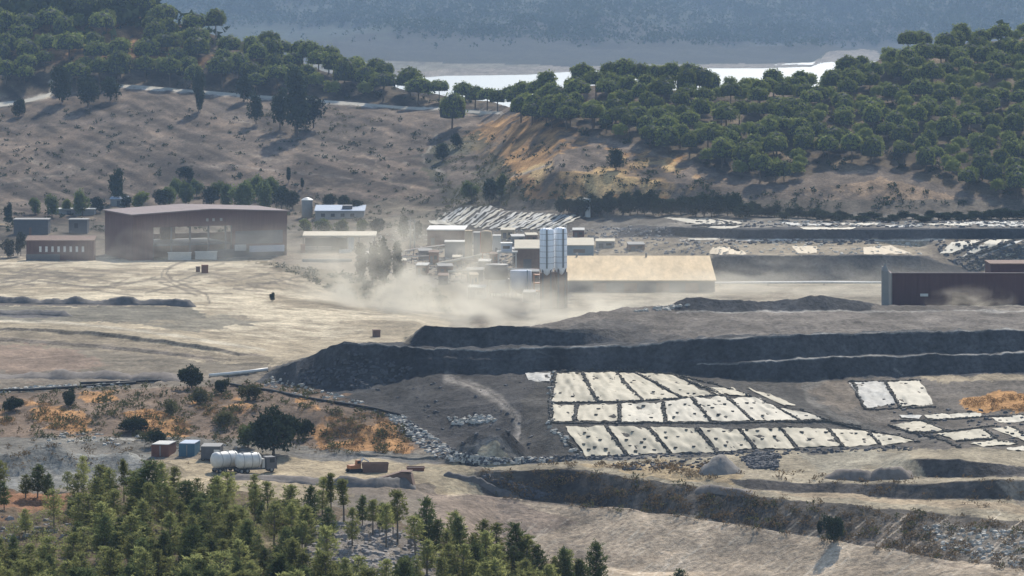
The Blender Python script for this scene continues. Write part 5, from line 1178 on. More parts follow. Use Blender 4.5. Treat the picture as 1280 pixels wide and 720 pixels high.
# boxes on the plain
for x0, x1, yt, yb, mm_, lab in [(252,260,331,341,M_RUST,"rusty box standing on the pale plain"), (245,250,333,340,M_BROWN,"small brown box left of the rusty box on the plain"), (466,475,412,421,M_BROWN,"lone brown box on the plain before the dust"), (376,381,305,316,M_RUST,"rusty drum box beside the red shed's right corner")]:
    p = base((x0+x1)/2, yb); k = mpp(p); a = (x1-x0)*k/2; h_ = (yb-yt)*k
    t = thing("steel_box", lab, "box", p, .15); MB().box(-a,a,-a,a,-.3,h_-.2).build("body", mm_, t); MB().box(-a-.1,a+.1,-a-.1,a+.1,h_-.19,h_).build("lid", mm_, t)

# ---- vehicles and containers in the yard
def wheel(t, x, y, r, wd=.35):
    w_ = MB(); n = 16; pts = [(x, y - wd/2, r), (x, y + wd/2, r)]; w_.tube(pts, r, n); ty = w_.build("wheel", M_RUBBER, t)
    r2 = MB(); r2.tube([(x, y - wd/2 - .03, r), (x, y + wd/2 + .03, r)], r*.5, 10); r2.build("rim", M_GREY, ty)
def container(x0, x1, yt, yb, mm_, top, lab, rot):
    p = base((x0+x1)/2, yb); k = mpp(p); a = (x1-x0)*k/2; h_ = (yb-yt)*k
    t = thing("shipping_container", lab, "container", p, rot)
    MB().box(-a,a,0,6,-.2,h_).build("body", mm_, t); MB().box(-a-.05,a+.05,-.05,6.05,h_+.01,h_+.15).build("roof", top, t)
    r_ = MB(); n = int(a*2/.35)
    for i in range(n): r_.box(-a+.12+i*.35, -a+.25+i*.35, -.07, 0, .1, h_-.15)
    r_.build("ribs", mm_, t)
    for s in (-1, 1): MB().box(s*a*.03+(s-1)*.02-.02, s*a*.03+.06, -.12, -.07, .2, h_-.2).build("door_bar", M_GREY, t)
    for sx in (-1, 1): MB().box(sx*a-.09, sx*a+.09, -.1, .1, -.2, h_).build("corner_post", mm_, t)
container(189.5, 211, 556, 571, M_RUST, M_PALE, "rust red container with pale top, leftmost in the yard", -.18)
container(224, 243, 555, 571, M_BLUE, M_BLUER, "blue container between the red one and the dark one", -.12)
p = base(263, 577); k = mpp(p)
t = thing("dark_trailer", "dark box trailer with one white panel beside the white tanker", "trailer", p, -.05)
MB().box(-1.95,1.95,0,5.6,.75,2.95).build("body", M_DKGREY, t); MB().box(-2.0,2.0,-.05,5.65,2.96,3.08).build("roof", M_GREY, t); MB().box(.7,1.85,-.1,.02,1.3,2.4).build("panel", M_WHITE, t)
MB().box(-1.9,1.9,.1,5.5,.45,.74).build("chassis", M_DKGREY, t)
for y in (.8, 4.6):
    for x in (-1.6, 1.6): wheel(t, x, y, .45)
def tank_mesh(x0, x1, r, z, y):
    m_ = MB(); prof = [(x0, r*.25), (x0+.18, r*.7), (x0+.55, r*.95), (x0+.9, r), (x1-.9, r), (x1-.55, r*.95), (x1-.18, r*.7), (x1, r*.25)]
    m_.tube([(a, y, z) for a, _ in prof], [b_ for _, b_ in prof], 26); return m_
p = base(283, 590); k = mpp(p)
t = thing("tank_trailer", "white round tank trailer, left one of the two white tankers", "tanker", p, math.radians(38))
tank_mesh(-3.3, 2.6, 1.62, 2.5, 0).build("tank", M_WHITE, t, True); MB().box(-2.9,2.4,-.7,.7,.6,.95).build("chassis", M_DKGREY, t)
hp = MB(); [hp.lathe([(.32,4.05),(.32,4.25),(.1,4.3)], (x, 0, 0), 12) for x in (-1.6, .3)]; hp.build("hatch", M_GREY, t)
bd = MB(); [bd.tube([(x,0,2.5),(x+.1,0,2.5)], 1.66, 26) for x in (-1.9, 0, 1.5)]; bd.build("band", M_GREY, t)
for x in (-2.2, -1.0, 1.6):
    for y in (-.95, .95): wheel(t, x, y, .5)
p = base(310, 591); k = mpp(p)
t = thing("tanker_truck", "white tanker truck with dark cab facing right", "truck", p, math.radians(24))
tank_mesh(-2.6, 2.7, 1.55, 2.45, 0).build("tank", M_WHITE, t, True); MB().box(-2.4,5.4,-.6,.6,.6,.92).build("chassis", M_DKGREY, t)
hp = MB(); [hp.lathe([(.3,3.95),(.3,4.15),(.1,4.2)], (x, 0, 0), 12) for x in (-1.2, .9)]; hp.build("hatch", M_GREY, t)
bd = MB(); [bd.tube([(x,0,2.45),(x+.1,0,2.45)], 1.59, 26) for x in (-1.3, .4, 1.8)]; bd.build("band", M_GREY, t)
MB().box(2.75,3.3,-.8,.8,.95,2.7).build("pump_box", M_PALE, t)
cb = MB(); cb.prism([(3.5,.7),(5.7,.7),(5.7,1.9),(5.45,3.05),(3.5,3.05)], -1.15, 1.15); c_ = cb.build("cab", M_DKGREY, t)
MB().box(5.62,5.74,-1.0,1.0,2.0,2.8).build("windscreen", M_GLASS, t); MB().box(4.2,5.2,-1.2,-1.14,1.95,2.8).build("window", M_GLASS, t)
MB().box(5.7,5.82,-1.1,1.1,.6,.9).build("bumper", M_GREY, t)
for s in (-1, 1): MB().box(5.71,5.8,s*.85-.14,s*.85+.14,1.0,1.22).build("headlight", M_PALE, t)
for x in (-1.7, -.5, 4.6):
    for y in (-.95, .95): wheel(t, x, y, .52)
p = base(443, 590); k = mpp(p)
t = thing("excavator", "orange tracked excavator with white arm beside the dark skip", "excavator", p, .5); t.scale = (.8, .8, .75)
for s in (-1, 1):
    tk = MB(); tk.prism([(-1.9,.35),(-1.5,0),(1.5,0),(1.9,.35),(1.9,.6),(1.5,.9),(-1.5,.9),(-1.9,.6)], s*1.0-.25, s*1.0+.25); tk.build("track", M_RUBBER, t)
MB().box(-1.6,1.3,-1.05,1.05,.95,1.9).build("body", M_ORANGE, t); cbm = MB(); cbm.prism([(.1,1.9),(1.4,1.9),(1.25,3.2),(.2,3.2)], -1.05, -.1); c_ = cbm.build("cab", M_ORANGE, t)
MB().box(.3,1.2,-1.1,-1.04,2.3,3.0).build("window", M_GLASS, t)
bm_ = MB(); bm_.tube([(1.2,.3,1.8),(2.6,.3,3.4),(4.0,.3,2.6)], [.28,.26,.2], 6); bm_.build("boom", M_WHITE, t); MB().tube([(4.0,.3,2.6),(4.5,.3,.9)], [.2,.15], 6).build("arm", M_WHITE, t)
MB().prism([(4.2,.9),(4.9,.8),(4.7,.1),(4.1,.2)], -.1, .7).build("bucket", M_DKGREY, t)
def skip(x0, x1, yt, yb, mm_, lab, rot):
    p = base((x0+x1)/2, yb); k = mpp(p); a = (x1-x0)*k/2; h_ = (yb-yt)*k
    t = thing("skip", lab, "skip", p, rot)
    s = MB(); s.prism([(-a*.9,-.1),(a*.9,-.1),(a,h_),(a-.12,h_),(a*.9-.12,.05),(-a*.9+.12,.05),(-a+.12,h_),(-a,h_)], 0, 2.2); s.build("body", mm_, t)
    e = MB(); e.prism([(-a*.88,.05),(a*.88,.05),(a*.97,h_-.03),(-a*.97,h_-.03)], .0, .12); e.build("front_panel", mm_, t)
    MB().prism([(-a*.88,.05),(a*.88,.05),(a*.97,h_-.03),(-a*.97,h_-.03)], 2.08, 2.2).build("back_panel", mm_, t)
    r_ = MB(); [r_.box(-a*.85+i*a*.34-.06, -a*.85+i*a*.34+.06, -.1, -.0, .0, h_-.1) for i in range(6)]; r_.build("ribs", mm_, t)
    MB().box(-a*.9, a*.9, .2, 2.0, h_*.5, h_*.72).build("load", M_GREY, t)
skip(452, 486, 579, 591, M_BROWN, "dark brown skip full of scrap beside the orange excavator", .05)
skip(508, 531, 584, 588.5, M_RUST, "low rust red trough on the haul road right of the skip", .03)
p = base(106 * 0 + 213, 602); 
# dark pier block at the ramp
p = base(497, 606); k = mpp(p)
t = thing("ramp_wall", "dark concrete loading ramp at the end of the bank in the yard", "ramp", p, -.1)
MB().prism([(-4.5,-.8),(3.2,-.8),(2.6,2.0),(.4,2.4),(-4.5,.9)], 0, 3.0).build("ramp_body", M_BROWN, t); MB().box(.4,2.6,-.1,3.1,2.41,2.55).build("deck", M_BROWN, t)
# ------------------------------------------------------------------ liner sheets, ballast rows, weights
def drape(name, quad, m, label, group, parent=None, n=10, off=.14, crease=.11, seed=0, cat="tarpaulin"):
    """a sheet laid over the ground between four photo corners (near or far order: tl, tr, br, bl)"""
    a, b_, c, d = [np.array(q, float) for q in quad]
    nx = int(min(40, max(5, max(abs(b_[0]-a[0]), abs(c[0]-d[0])) / 2.2))); ny = int(min(30, max(4, max(abs(d[1]-a[1]), abs(c[1]-b_[1])) / 2)))
    V = []
    for j in range(ny + 1):
        for i in range(nx + 1):
            u, v = i / nx, j / ny
            q = (a*(1-u) + b_*u)*(1-v) + (d*(1-u) + c*u)*v
            q = q + np.array([vnoise(q[0]/6+seed, q[1]/4)*1.2, vnoise(q[0]/7, q[1]/5+seed)*.5]) * (1 if (i in (0, nx) or j in (0, ny)) else 0)
            p = ground_px(q[0], q[1]); V.append(p)
    V = np.array([tuple(p) for p in V]); c0 = V.mean(0)
    V[:, 2] += off + crease * fbm(V[:, 0] * .9 + seed, V[:, 1] * .35, 3) * 2.5
    me = npmesh(name, V - c0, grid_quads(ny + 1, nx + 1), m)
    me.flip_normals() if me.polygons[0].normal.z < 0 else None
    o = link(name, me, parent); o.location = c0
    return tag(o, label, cat, group) if parent is None else o
def lumps(path, step, size, rng, wob=.25, zoff=.1):
    V, Fc = [], []
    for i in range(len(path) - 1):
        a, b_ = path[i], path[i + 1]; L_ = (b_ - a).length; n = max(1, int(L_ / step))
        for q in range(n):
            p = a.lerp(b_, (q + rng.random()) / n); X, Y = p.x + rng.normal(0, wob), p.y + rng.normal(0, wob)
            s = size * rng.uniform(.6, 1.3); z = gz(X, Y) + zoff; b0 = len(V)
            for (dx, dy, dz) in [(-1,-1,-.4),(1,-1,-.4),(1,1,-.4),(-1,1,-.4),(-.7,-.7,.8),(.7,-.7,.8),(.7,.7,.8),(-.7,.7,.8)]:
                V.append((X + dx*s*rng.uniform(.7,1.2), Y + dy*s*rng.uniform(.7,1.2), z + dz*s*rng.uniform(.7,1.2)))
            for f in [(0,3,2,1),(4,5,6,7),(0,1,5,4),(1,2,6,5),(2,3,7,6),(3,0,4,7)]: Fc.append(tuple(k + b0 for k in f))
    return V, Fc
rb = np.random.default_rng(77)
def ballast(pts, label, size=.36, step=.55, wob=.22, group=None):
    w3 = []
    for i in range(len(pts) - 1):
        for s in np.linspace(0, 1, 6)[:-1]: w3.append(base(pts[i][0]*(1-s)+pts[i+1][0]*s, pts[i][1]*(1-s)+pts[i+1][1]*s))
    w3.append(base(*pts[-1]))
    V, Fc = lumps(w3, step * .62, size, rb, wob)
    c0 = np.mean(np.array(V), 0); m_ = MB(); m_.v = [tuple(np.array(v) - c0) for v in V]; m_.f = Fc
    m_.tube([tuple(np.array((q.x, q.y, gz(q.x, q.y) + size * .25)) - c0) for q in w3], size * .62, 6)
    o = m_.build("ballast_row", M_BLACKS); o.location = c0; return tag(o, label, "ballast row", group)
ORD = ["leftmost", "second", "third", "fourth", "fifth", "sixth", "seventh", "eighth"]
PAN = []   # (key phrase, quad, material)
for i, q in enumerate([[(155,90),(258,90),(322,210),(135,213)], [(268,90),(400,87),(508,205),(330,210)], [(412,90),(480,92),(668,196),(522,206)], [(494,90),(640,99),(812,183),(690,192)]]):
    PAN.append((["leftmost sheet of the top row", "wide second sheet of the top row", "narrow third sheet of the top row", "widest fourth sheet of the top row"][i], [z3(*p) for p in q], M_SHEET))
PAN += [("small creased corner sheet", [(657,467),(688,466),(688,478),(660,476)], M_SHEETG), ("slim slanting sheet at the top row's right", [z3(*p) for p in [(690,108),(790,150),(862,180),(832,182)]], M_SHEET),
        ("small sheet right of the slim slanting one", [z3(*p) for p in [(800,150),(895,152),(965,186),(885,184)]], M_SHEET),
        ("far right narrow sheet of the top row", [z3(*p) for p in [(950,152),(1050,178),(1165,228),(1110,228)]], M_SHEET)]
for i, q in enumerate([[(140,224),(232,228),(222,292),(142,292)], [(248,226),(412,220),(410,292),(238,292)], [(425,221),(596,214),(606,295),(426,295)], [(608,212),(715,197),(798,293),(622,295)], [(730,195),(865,190),(970,290),(812,293)], [(885,194),(1010,196),(1168,289),(988,291)], [(1085,240),(1180,252),(1282,284),(1190,290)]]):
    PAN.append((["small leftmost sheet of the middle row", "second sheet of the middle row", "third sheet of the middle row", "fourth sheet of the middle row", "fifth sheet of the middle row", "sixth sheet of the middle row", "last right sheet of the middle row"][i], [z3(*p) for p in q], M_SHEETW if i > 1 else M_SHEET))
LOW = [[z3(*p) for p in q] for q in ([(190,318),(352,314),(442,438),(278,440)], [(370,314),(535,318),(622,426),(460,436)], [(550,318),(733,322),(820,424),(642,426)], [(757,322),(915,328),(978,406),(840,422)], [(934,328),(1090,320),(1160,410),(1002,408)])]
LOW += [[(977,535),(1033,536),(1050,558),(999,560)], [(1038,536.5),(1083,539),(1096,556),(1057,559)], [(1088,541),(1118,546),(1143,552),(1102,557)]]
for i, q in enumerate(LOW): PAN.append((["leftmost sheet of the bottom row", "second sheet of the bottom row", "third sheet of the bottom row", "fourth sheet of the bottom row", "fifth sheet of the bottom row", "sixth sheet of the bottom row", "second last sheet of the bottom row", "pointed right end sheet of the bottom row"][i], q, M_SHEET))
RIGHT = [("steep left sheet of the pair below the dark wall", [(405,152),(580,152),(640,260),(490,285)], M_SHEETG), ("steep right sheet of the pair below the dark wall", [(592,150),(760,146),(830,262),(668,275)], M_SHEETW),
         ("thin pale strip below the steep pair", [(650,315),(770,322),(760,338),(665,332)], M_SHEETG), ("long thin white strip right below the steep pair", [(780,317),(1060,305),(1068,326),(800,336)], M_SHEETW),
         ("tan flat sheet left of the right-hand cells", [(610,366),(760,346),(888,394),(702,402)], M_SHEET), ("long flat sheet in the middle of the right-hand cells", [(850,412),(1068,386),(1128,430),(942,444)], M_SHEET),
         ("sheet at the right edge with two weights", [(1122,386),(1222,376),(1290,420),(1290,450),], M_SHEET), ("thin flat sheet under the long flat one", [(1010,460),(1150,441),(1250,464),(1080,475)], M_SHEET),
         ("upper white sheet at the right edge", [(1120,332),(1290,320),(1290,350),(1160,354)], M_SHEETW), ("lowest white sliver at the right edge", [(1190,484),(1290,474),(1290,496),(1200,493)], M_SHEETW)]
for key, q, mm_ in RIGHT: PAN.append((key, [z4(*p) for p in q], mm_))
FARP = [("bright pointed sheet by the hedge foot", [(60,146),(430,146),(640,196),(290,192)], M_SHEETW), ("slim white sheet tip right of the pointed one", [(470,152),(600,166),(725,184),(650,192)], M_SHEETW), ("long white strip under the pointed sheet", [(330,217),(690,208),(640,222),(545,234)], M_SHEETW),
        ("tan sheet left above the dark bank", [(450,376),(600,380),(560,436),(420,438)], M_SHEETT), ("tan sheet right above the dark bank", [(610,380),(690,408),(730,440),(540,438)], M_SHEETT), ("orange tan sheet in the middle of the far bench", [(1090,372),(1290,370),(1290,425),(1140,432)], M_SHEETT),
        ("white strip right of the hedge gap", [(990,178),(1120,184),(1170,196),(1040,196)], M_SHEETG)]
for key, q, mm_ in FARP: PAN.append((key, [z6(*p) for p in q], mm_))
F7 = [("tan rounded sheet left of the pole", [(0,188),(210,176),(385,240),(0,244)], M_SHEETT), ("upper white slope sheet with dark weights", [(700,150),(960,122),(720,232),(600,240)], M_SHEETW), ("second white slope sheet", [(1000,128),(1190,124),(900,228),(740,285)], M_SHEETW),
      ("third striped slope sheet", [(1210,140),(1290,128),(1000,235),(850,300)], M_SHEETG), ("fourth pale slope sheet", [(1290,180),(1290,215),(980,330),(840,372)], M_SHEET), ("lowest pale slope sheet", [(1190,290),(1290,265),(1290,318),(1110,322)], M_SHEET)]
for key, q, mm_ in F7: PAN.append((key, [z7(*p) for p in q], mm_))
GR = {}
for i, (key, q, mm_) in enumerate(PAN):
    g = "liner sheets of the big terrace" if i < 23 else "liner sheets at the right edge" if i < 33 else "liner sheets beyond the plant"
    drape("liner_sheet", q, mm_, ("pale " if mm_ in (M_SHEET,) else "white " if mm_ is M_SHEETW else "grey " if mm_ is M_SHEETG else "tan ") + "liner: " + key, g, seed=i * 3.1)
# broken white strips along the far benches
for i, (x0, x1, y) in enumerate([(985,1040,281),(1050,1100,280.5),(1105,1150,283),(1160,1215,281),(1222,1288,282),(1000,1070,286),(1180,1288,278.5),(860,900,299.5),(930,1000,300.5)]):
    drape("liner_strip", [(x0,y-1.3),(x1,y-1.5),(x1-3,y+1),(x0+4,y+1.1)], M_SHEETW if i % 2 else M_SHEETG, f"narrow white strip on the far bench under the right hill, {['left end','left of centre','centre','right of centre','right edge','lower left','upper right edge','above the tan hall','lower, by the tan sheet'][i]}", "far bench strips", seed=i)
# striped heap behind the plant
for i in range(16):
    t_ = i / 15; xb = 541 + 150 * t_; yb = float(np.interp(xb, [541,570,600,700], [278,281,286.5,288])); xt = xb + 20 + 14 * min(1, t_ * 3); yt = float(np.interp(xt, [560,580,615,640,690,730], [265,259,258.5,265.5,268,271]))
    w_ = 3.4 + 1.6 * ((i * 7) % 3) / 2
    lab = ["bent first strip", "second strip"][i] if i < 2 else f"strip"
    where = ["at the left tip of the heap", "next to the left tip", "left of the heap's high point", "just left of the crest", "at the crest", "just right of the crest", "on the right shoulder of the crest", "above the orange tank", "right of the orange tank", "above the pale block", "above the control tower", "right of the control tower", "left above the dark hall", "above the dark hall", "left of the silos", "right beside the silos"][i]
    drape("liner_strip", [(xt,yt),(xt+w_,yt+.3),(xb+w_,yb),(xb,yb)], [M_SHEETW, M_SHEETG][i % 3 == 1], f"slanting white strip on the striped heap, {where}", "striped heap strips", off=.35, crease=.25, seed=i)
for i in range(15):
    t_ = (i + .5) / 15; xb = 543 + 148 * t_; yb = float(np.interp(xb, [541,570,600,700], [277.5,280.5,285.5,287])); xt = xb + 20 + 14 * min(1, t_ * 3); yt = float(np.interp(xt, [560,580,615,640,690,730], [266,260,259.5,266.5,269,272]))
    drape("liner_strip", [(xt+1,yt),(xt+2.6,yt+.3),(xb+3.0,yb),(xb+1,yb-.5)], M_SHEETG, f"thin grey strip on the striped heap, {nth(i, 15).strip(', ')} of the thin ones", "thin grey heap strips", off=.45, crease=.3, seed=i + 40)
drape("liner_strip", [(536,276),(560,276.5),(572,283),(540,280)], M_SHEETW, "curved white sheet at the left foot of the striped heap", None, off=.3, crease=.2)
# ballast rows
for pts, lab in [
    ([z3(130,215),z3(400,212),z3(690,198),z3(825,184)], "dark ballast row between the top and middle sheets"), ([z3(125,300),z3(500,300),z3(860,300),z3(1290,292),(1075,533)], "long heavy dark ballast row above the bottom sheets"),
    ([z3(150,85),z3(140,150),z3(125,215),z3(132,295)], "dark ballast row down the left edge of the terrace"), ([z3(262,88),z3(290,150),z3(326,210)], "ballast row between first and second top sheets"), ([z3(405,86),z3(445,140),z3(516,208)], "ballast row between second and third top sheets"),
    ([z3(485,90),z3(570,130),z3(682,196)], "ballast row between third and fourth top sheets"), ([z3(640,95),z3(750,140),z3(868,190),z3(980,288)], "long slanting ballast row from top edge to terrace line"), ([z3(790,128),z3(960,180),z3(1100,245),z3(1182,290)], "rightmost long slanting ballast row of the terrace"),
    ([z3(240,224),z3(228,292)], "ballast row left in the middle sheets, nearly upright"), ([z3(418,218),z3(418,294)], "second upright ballast row in the middle sheets"), ([z3(600,212),z3(612,294)], "third upright ballast row in the middle sheets"), ([z3(720,192),z3(805,294)], "slanted ballast row between fourth and fifth middle sheets"),
    ([z3(150,322),z3(210,385),z3(270,448)], "ballast row at the left edge of the bottom sheets"), ([z3(360,314),z3(400,375),z3(450,438)], "ballast row between first and second bottom sheets"), ([z3(540,320),z3(585,372),z3(632,426)], "ballast row between second and third bottom sheets"), ([z3(742,320),z3(785,375),z3(830,428)], "ballast row between third and fourth bottom sheets"),
    ([z3(924,325),z3(990,410)], "ballast row between fourth and fifth bottom sheets"), ([z3(1096,318),z3(1168,412)], "ballast row between fifth and sixth bottom sheets"), ([(1035,536),(1052,559)], "ballast row between sixth and seventh bottom sheets"), ([(1085,540),(1100,556)], "ballast row before the pointed end sheet"),
    ([(1000,512),(1030,525),(1075,537),(1120,545),(1150,553)], "dark ballast row along the curving track edge"), ([(763,464),(800,464),(845,469),(880,478)], "ballast row along the top edge of the terrace"), ([(694,465),(730,464),(763,464)], "ballast row at the terrace's upper left corner"),
    ([z4(585,150),z4(620,210),z4(660,275)], "ballast row between the two steep sheets"), ([z4(430,160),z4(450,220),z4(488,288)], "ballast row left of the two steep sheets"), ([z4(500,290),z4(600,285),z4(750,280),z4(840,275)], "ballast row at the foot of the steep sheets"), ([z4(400,150),z4(600,148),z4(765,144)], "ballast row along the top of the steep sheets"),
    ([z4(770,340),z4(840,375),z4(895,398)], "ballast row right of the tan flat sheet"), ([z4(700,404),z4(850,405),z4(1000,388),z4(1130,370)], "ballast row over the long flat sheet"), ([z4(1070,384),z4(1110,410),z4(1145,432)], "ballast row right of the long flat sheet"), ([z4(940,448),z4(1100,437),z4(1250,462)], "ballast row between long and thin flat sheets"),
    ([z4(620,345),z4(800,345),z4(1100,325),z4(1280,318)], "ballast row under the thin white strips"), ([z4(600,365),z4(700,400),z4(850,430),z4(960,480)], "ballast row along the road side of the right cells"), ([z4(1225,375),z4(1285,415)], "short ballast row at the right edge"),
    ([z6(290,207),z6(480,206),z6(640,205)], "thin ballast row under the bright pointed sheet"), ([z6(430,150),z6(560,180),z6(640,196)], "slanted ballast row between the pointed sheets"), ([z6(600,378),z6(660,410)], "ballast row between the two tan sheets"),
    ([z7(735,235),z7(850,180),z7(985,128)], "upper slanted ballast row on the right slope"), ([z7(740,290),z7(1000,210),z7(1200,135)], "middle slanted ballast row on the right slope"), ([z7(830,372),z7(1040,260),z7(1285,200)], "lower slanted ballast row on the right slope"), ([z7(820,330),z7(1000,262),z7(1100,225)], "short slanted ballast row on the right slope"), ([z7(890,378),z7(1100,280),z7(1285,235)], "lowest slanted ballast row on the right slope")]:
    far = w_ = pts[0][1] < 360
    ballast(pts, lab, .25 if not far else .45, .36 if not far else .7, .2 if not far else .3)
# round black weights
wm = MB(); n_ = 14
for (rr_, zz_) in [((.46, .26), .0)]:
    prof = [(rr_[1]+.0,zz_+.02),(rr_[0],zz_+.05),(rr_[0]+.05,zz_+.14),(rr_[0],zz_+.23),(rr_[1],zz_+.25)]
    wm.lathe(prof, (0,0,0), n_)
WME = wm.mesh("weight", M_RUBBER, True)
def pan_of(q):
    for key, quad, _ in PAN:
        if pip(np.array([q[0]]), np.array([q[1]]), quad)[0]: return key
    best = min(PAN, key=lambda P: math.hypot(np.mean([c[0] for c in P[1]]) - q[0], 2*(np.mean([c[1] for c in P[1]]) - q[1]))); return best[0]
WTS = [z3(*p) for p in [(170,92),(205,92),(235,92),(222,190),(165,215),(200,215),(240,92),(350,88),(370,86),(410,205),(440,215),(455,213),(480,212),(520,230),(562,170),(600,182),(585,195),(480,124),(527,105),(545,105),(568,98),(712,138),(675,163),(707,177),(735,178),(812,165),(785,185),
     (290,225),(330,243),(350,225),(320,267),(165,235),(462,225),(460,270),(552,280),(632,225),(662,258),(648,275),(735,262),(695,222),(795,228),(810,238),(838,210),(862,222),(835,265),(895,253),(840,185),(955,218),(985,218),(975,240),(1025,218),(1022,270),(1065,240),(1075,258),(1045,185),(1118,232),(1205,272),
     (272,342),(288,358),(338,372),(268,390),(315,403),(290,412),(362,410),(448,372),(475,338),(525,368),(512,382),(463,397),(525,402),(565,416),(487,420),(612,340),(615,362),(665,360),(655,405),(732,400),(700,330),(795,335),(825,367),(858,338),(865,395),(932,393),(955,330),(1000,335),(1020,368),(1072,358),(1055,330),(1185,340),(1218,370),(1140,318)]]
WTS += [z4(*p) for p in [(110,378),(170,405),(208,440),(220,380),(290,405),(370,410),(415,410),(440,410),(480,440),(505,415),(580,420),(610,440),(625,470),(555,425),(475,160),(690,162),(770,184),(580,240),(700,385),(1195,405),(1222,412),(940,308),(1080,310),(1160,345),(655,412),(740,450)]]
WTS += [z7(*p) for p in [(655,172),(650,212),(700,210),(760,162),(780,138),(845,140),(905,135),(985,182),(910,165),(1080,162),(1110,140),(985,135)]]
WTS += [z6(*p) for p in [(330,160),(485,185),(410,165),(270,190),(240,190),(160,180)]]
byp = {}
for q in WTS: byp.setdefault(pan_of(q), []).append(q)
for key, qs in byp.items():
    qs.sort(key=lambda q: q[0]); n = len(qs)
    for i, q in enumerate(qs):
        wo = "only" if n == 1 else "leftmost" if i == 0 else "rightmost" if i == n - 1 else (ORD[i] if i < 8 else ORD[n-1-i])
        frm = "" if wo in ("only", "leftmost", "rightmost") else (" from left" if i < 8 else " from right")
        p = base(*q); o = link("ballast_weight", WME); p.z += .1; o.location = p
        s = rb.uniform(.66, .9) * (1.0 if q[1] > 360 else 1.35); o.scale = (s, s, s * rb.uniform(.9, 1.2)); o.rotation_euler = (0, 0, rb.uniform(0, 6))
        tag(o, f"{wo} black round weight{frm} on {key}", "weight", "black weights on the liner sheets")
# ------------------------------------------------------------------ loose stone
def rubble(name, polys, m, smin, smax, rng):
    V, Fc = [], []
    base_ = np.array([(-1,-1,-.5),(1,-1,-.5),(1,1,-.5),(-1,1,-.5),(-.6,-.7,.7),(.7,-.6,.8),(.6,.7,.7),(-.7,.6,.6)])
    for poly, n in polys:
        xs = [q[0] for q in poly]; ys = [q[1] for q in poly]; x = rng.uniform(min(xs), max(xs), n*4); y = rng.uniform(min(ys), max(ys), n*4); ok = pip(x, y, poly)
        for a, b_ in list(zip(x[ok], y[ok]))[:n]:
            p = ground_px(a, b_); s = rng.uniform(smin, smax) ** 1.0; th = rng.uniform(0, 6.28); c, sn = math.cos(th), math.sin(th)
            v = base_ * rng.uniform(.55, 1.25, (8, 3)) * s; v = np.stack([v[:,0]*c - v[:,1]*sn, v[:,0]*sn + v[:,1]*c, v[:,2]*.8], 1) + np.array(p)
            b0 = len(V); V += [tuple(q) for q in v]; Fc += [tuple(k + b0 for k in f) for f in [(0,3,2,1),(4,5,6,7),(0,1,5,4),(1,2,6,5),(2,3,7,6),(3,0,4,7)]]
    me_ = bpy.data.meshes.new(name); me_.from_pydata(V, [], Fc); me_.materials.append(m); me_.update()
    return tag(link(name, me_), kind='stuff')
M_STW = mat("pale broken stone", (.38,.355,.31), var=.3, scale=.8); M_STD = mat("dark broken stone", (.075,.075,.08), var=.35, scale=.8); M_STG = mat("grey rock", (.23,.21,.195), var=.35, scale=1.2)
rk = np.random.default_rng(31)
strip = [(480,517),(505,520),(540,545),(575,566),(615,573),(690,571),(690,578),(590,580),(540,570),(508,545)]
rubble("pale_rubble", [(strip, 520), ([(560,522),(612,518),(620,526),(570,532)], 90), ([(0,486),(160,477),(160,482),(0,491)], 170), ([(335,470),(420,492),(460,505),(400,502),(330,482)], 70), ([(830,383),(870,380),(830,388),(780,390)], 50), ([(600,288),(720,288),(740,300),(600,305)], 130), ([(440,290),(540,285),(540,300),(440,305)], 70), ([(686,465),(696,465),(690,530),(735,574),(725,575),(684,535)], 90), ([(1150,655),(1280,665),(1280,710),(1180,690)], 160), ([(60,540),(190,545),(330,560),(60,556)], 80)], M_STW, .2, .62, rk)
rubble("dark_rubble", [(strip, 420), ([(925,572),(950,565),(975,568),(972,588),(940,586)], 420), ([(470,480),(680,475),(680,560),(600,575),(500,520)], 45), ([(340,474),(440,440),(520,460),(470,490)], 240), ([(690,570),(1140,558),(1140,563),(690,577)], 240), ([(1085,500),(1280,515),(1280,560),(1150,555)], 110), ([(590,590),(620,596),(690,618),(660,625)], 90), ([(760,580),(900,572),(905,585),(780,588)], 120)], M_STD, .2, .6, rk)
rubble("grey_rocks", [([(395,655),(470,650),(560,690),(580,790),(400,790),(370,700)], 1100), ([(0,645),(90,650),(80,680),(0,680)], 60)], M_STG, .12, .5, rk)
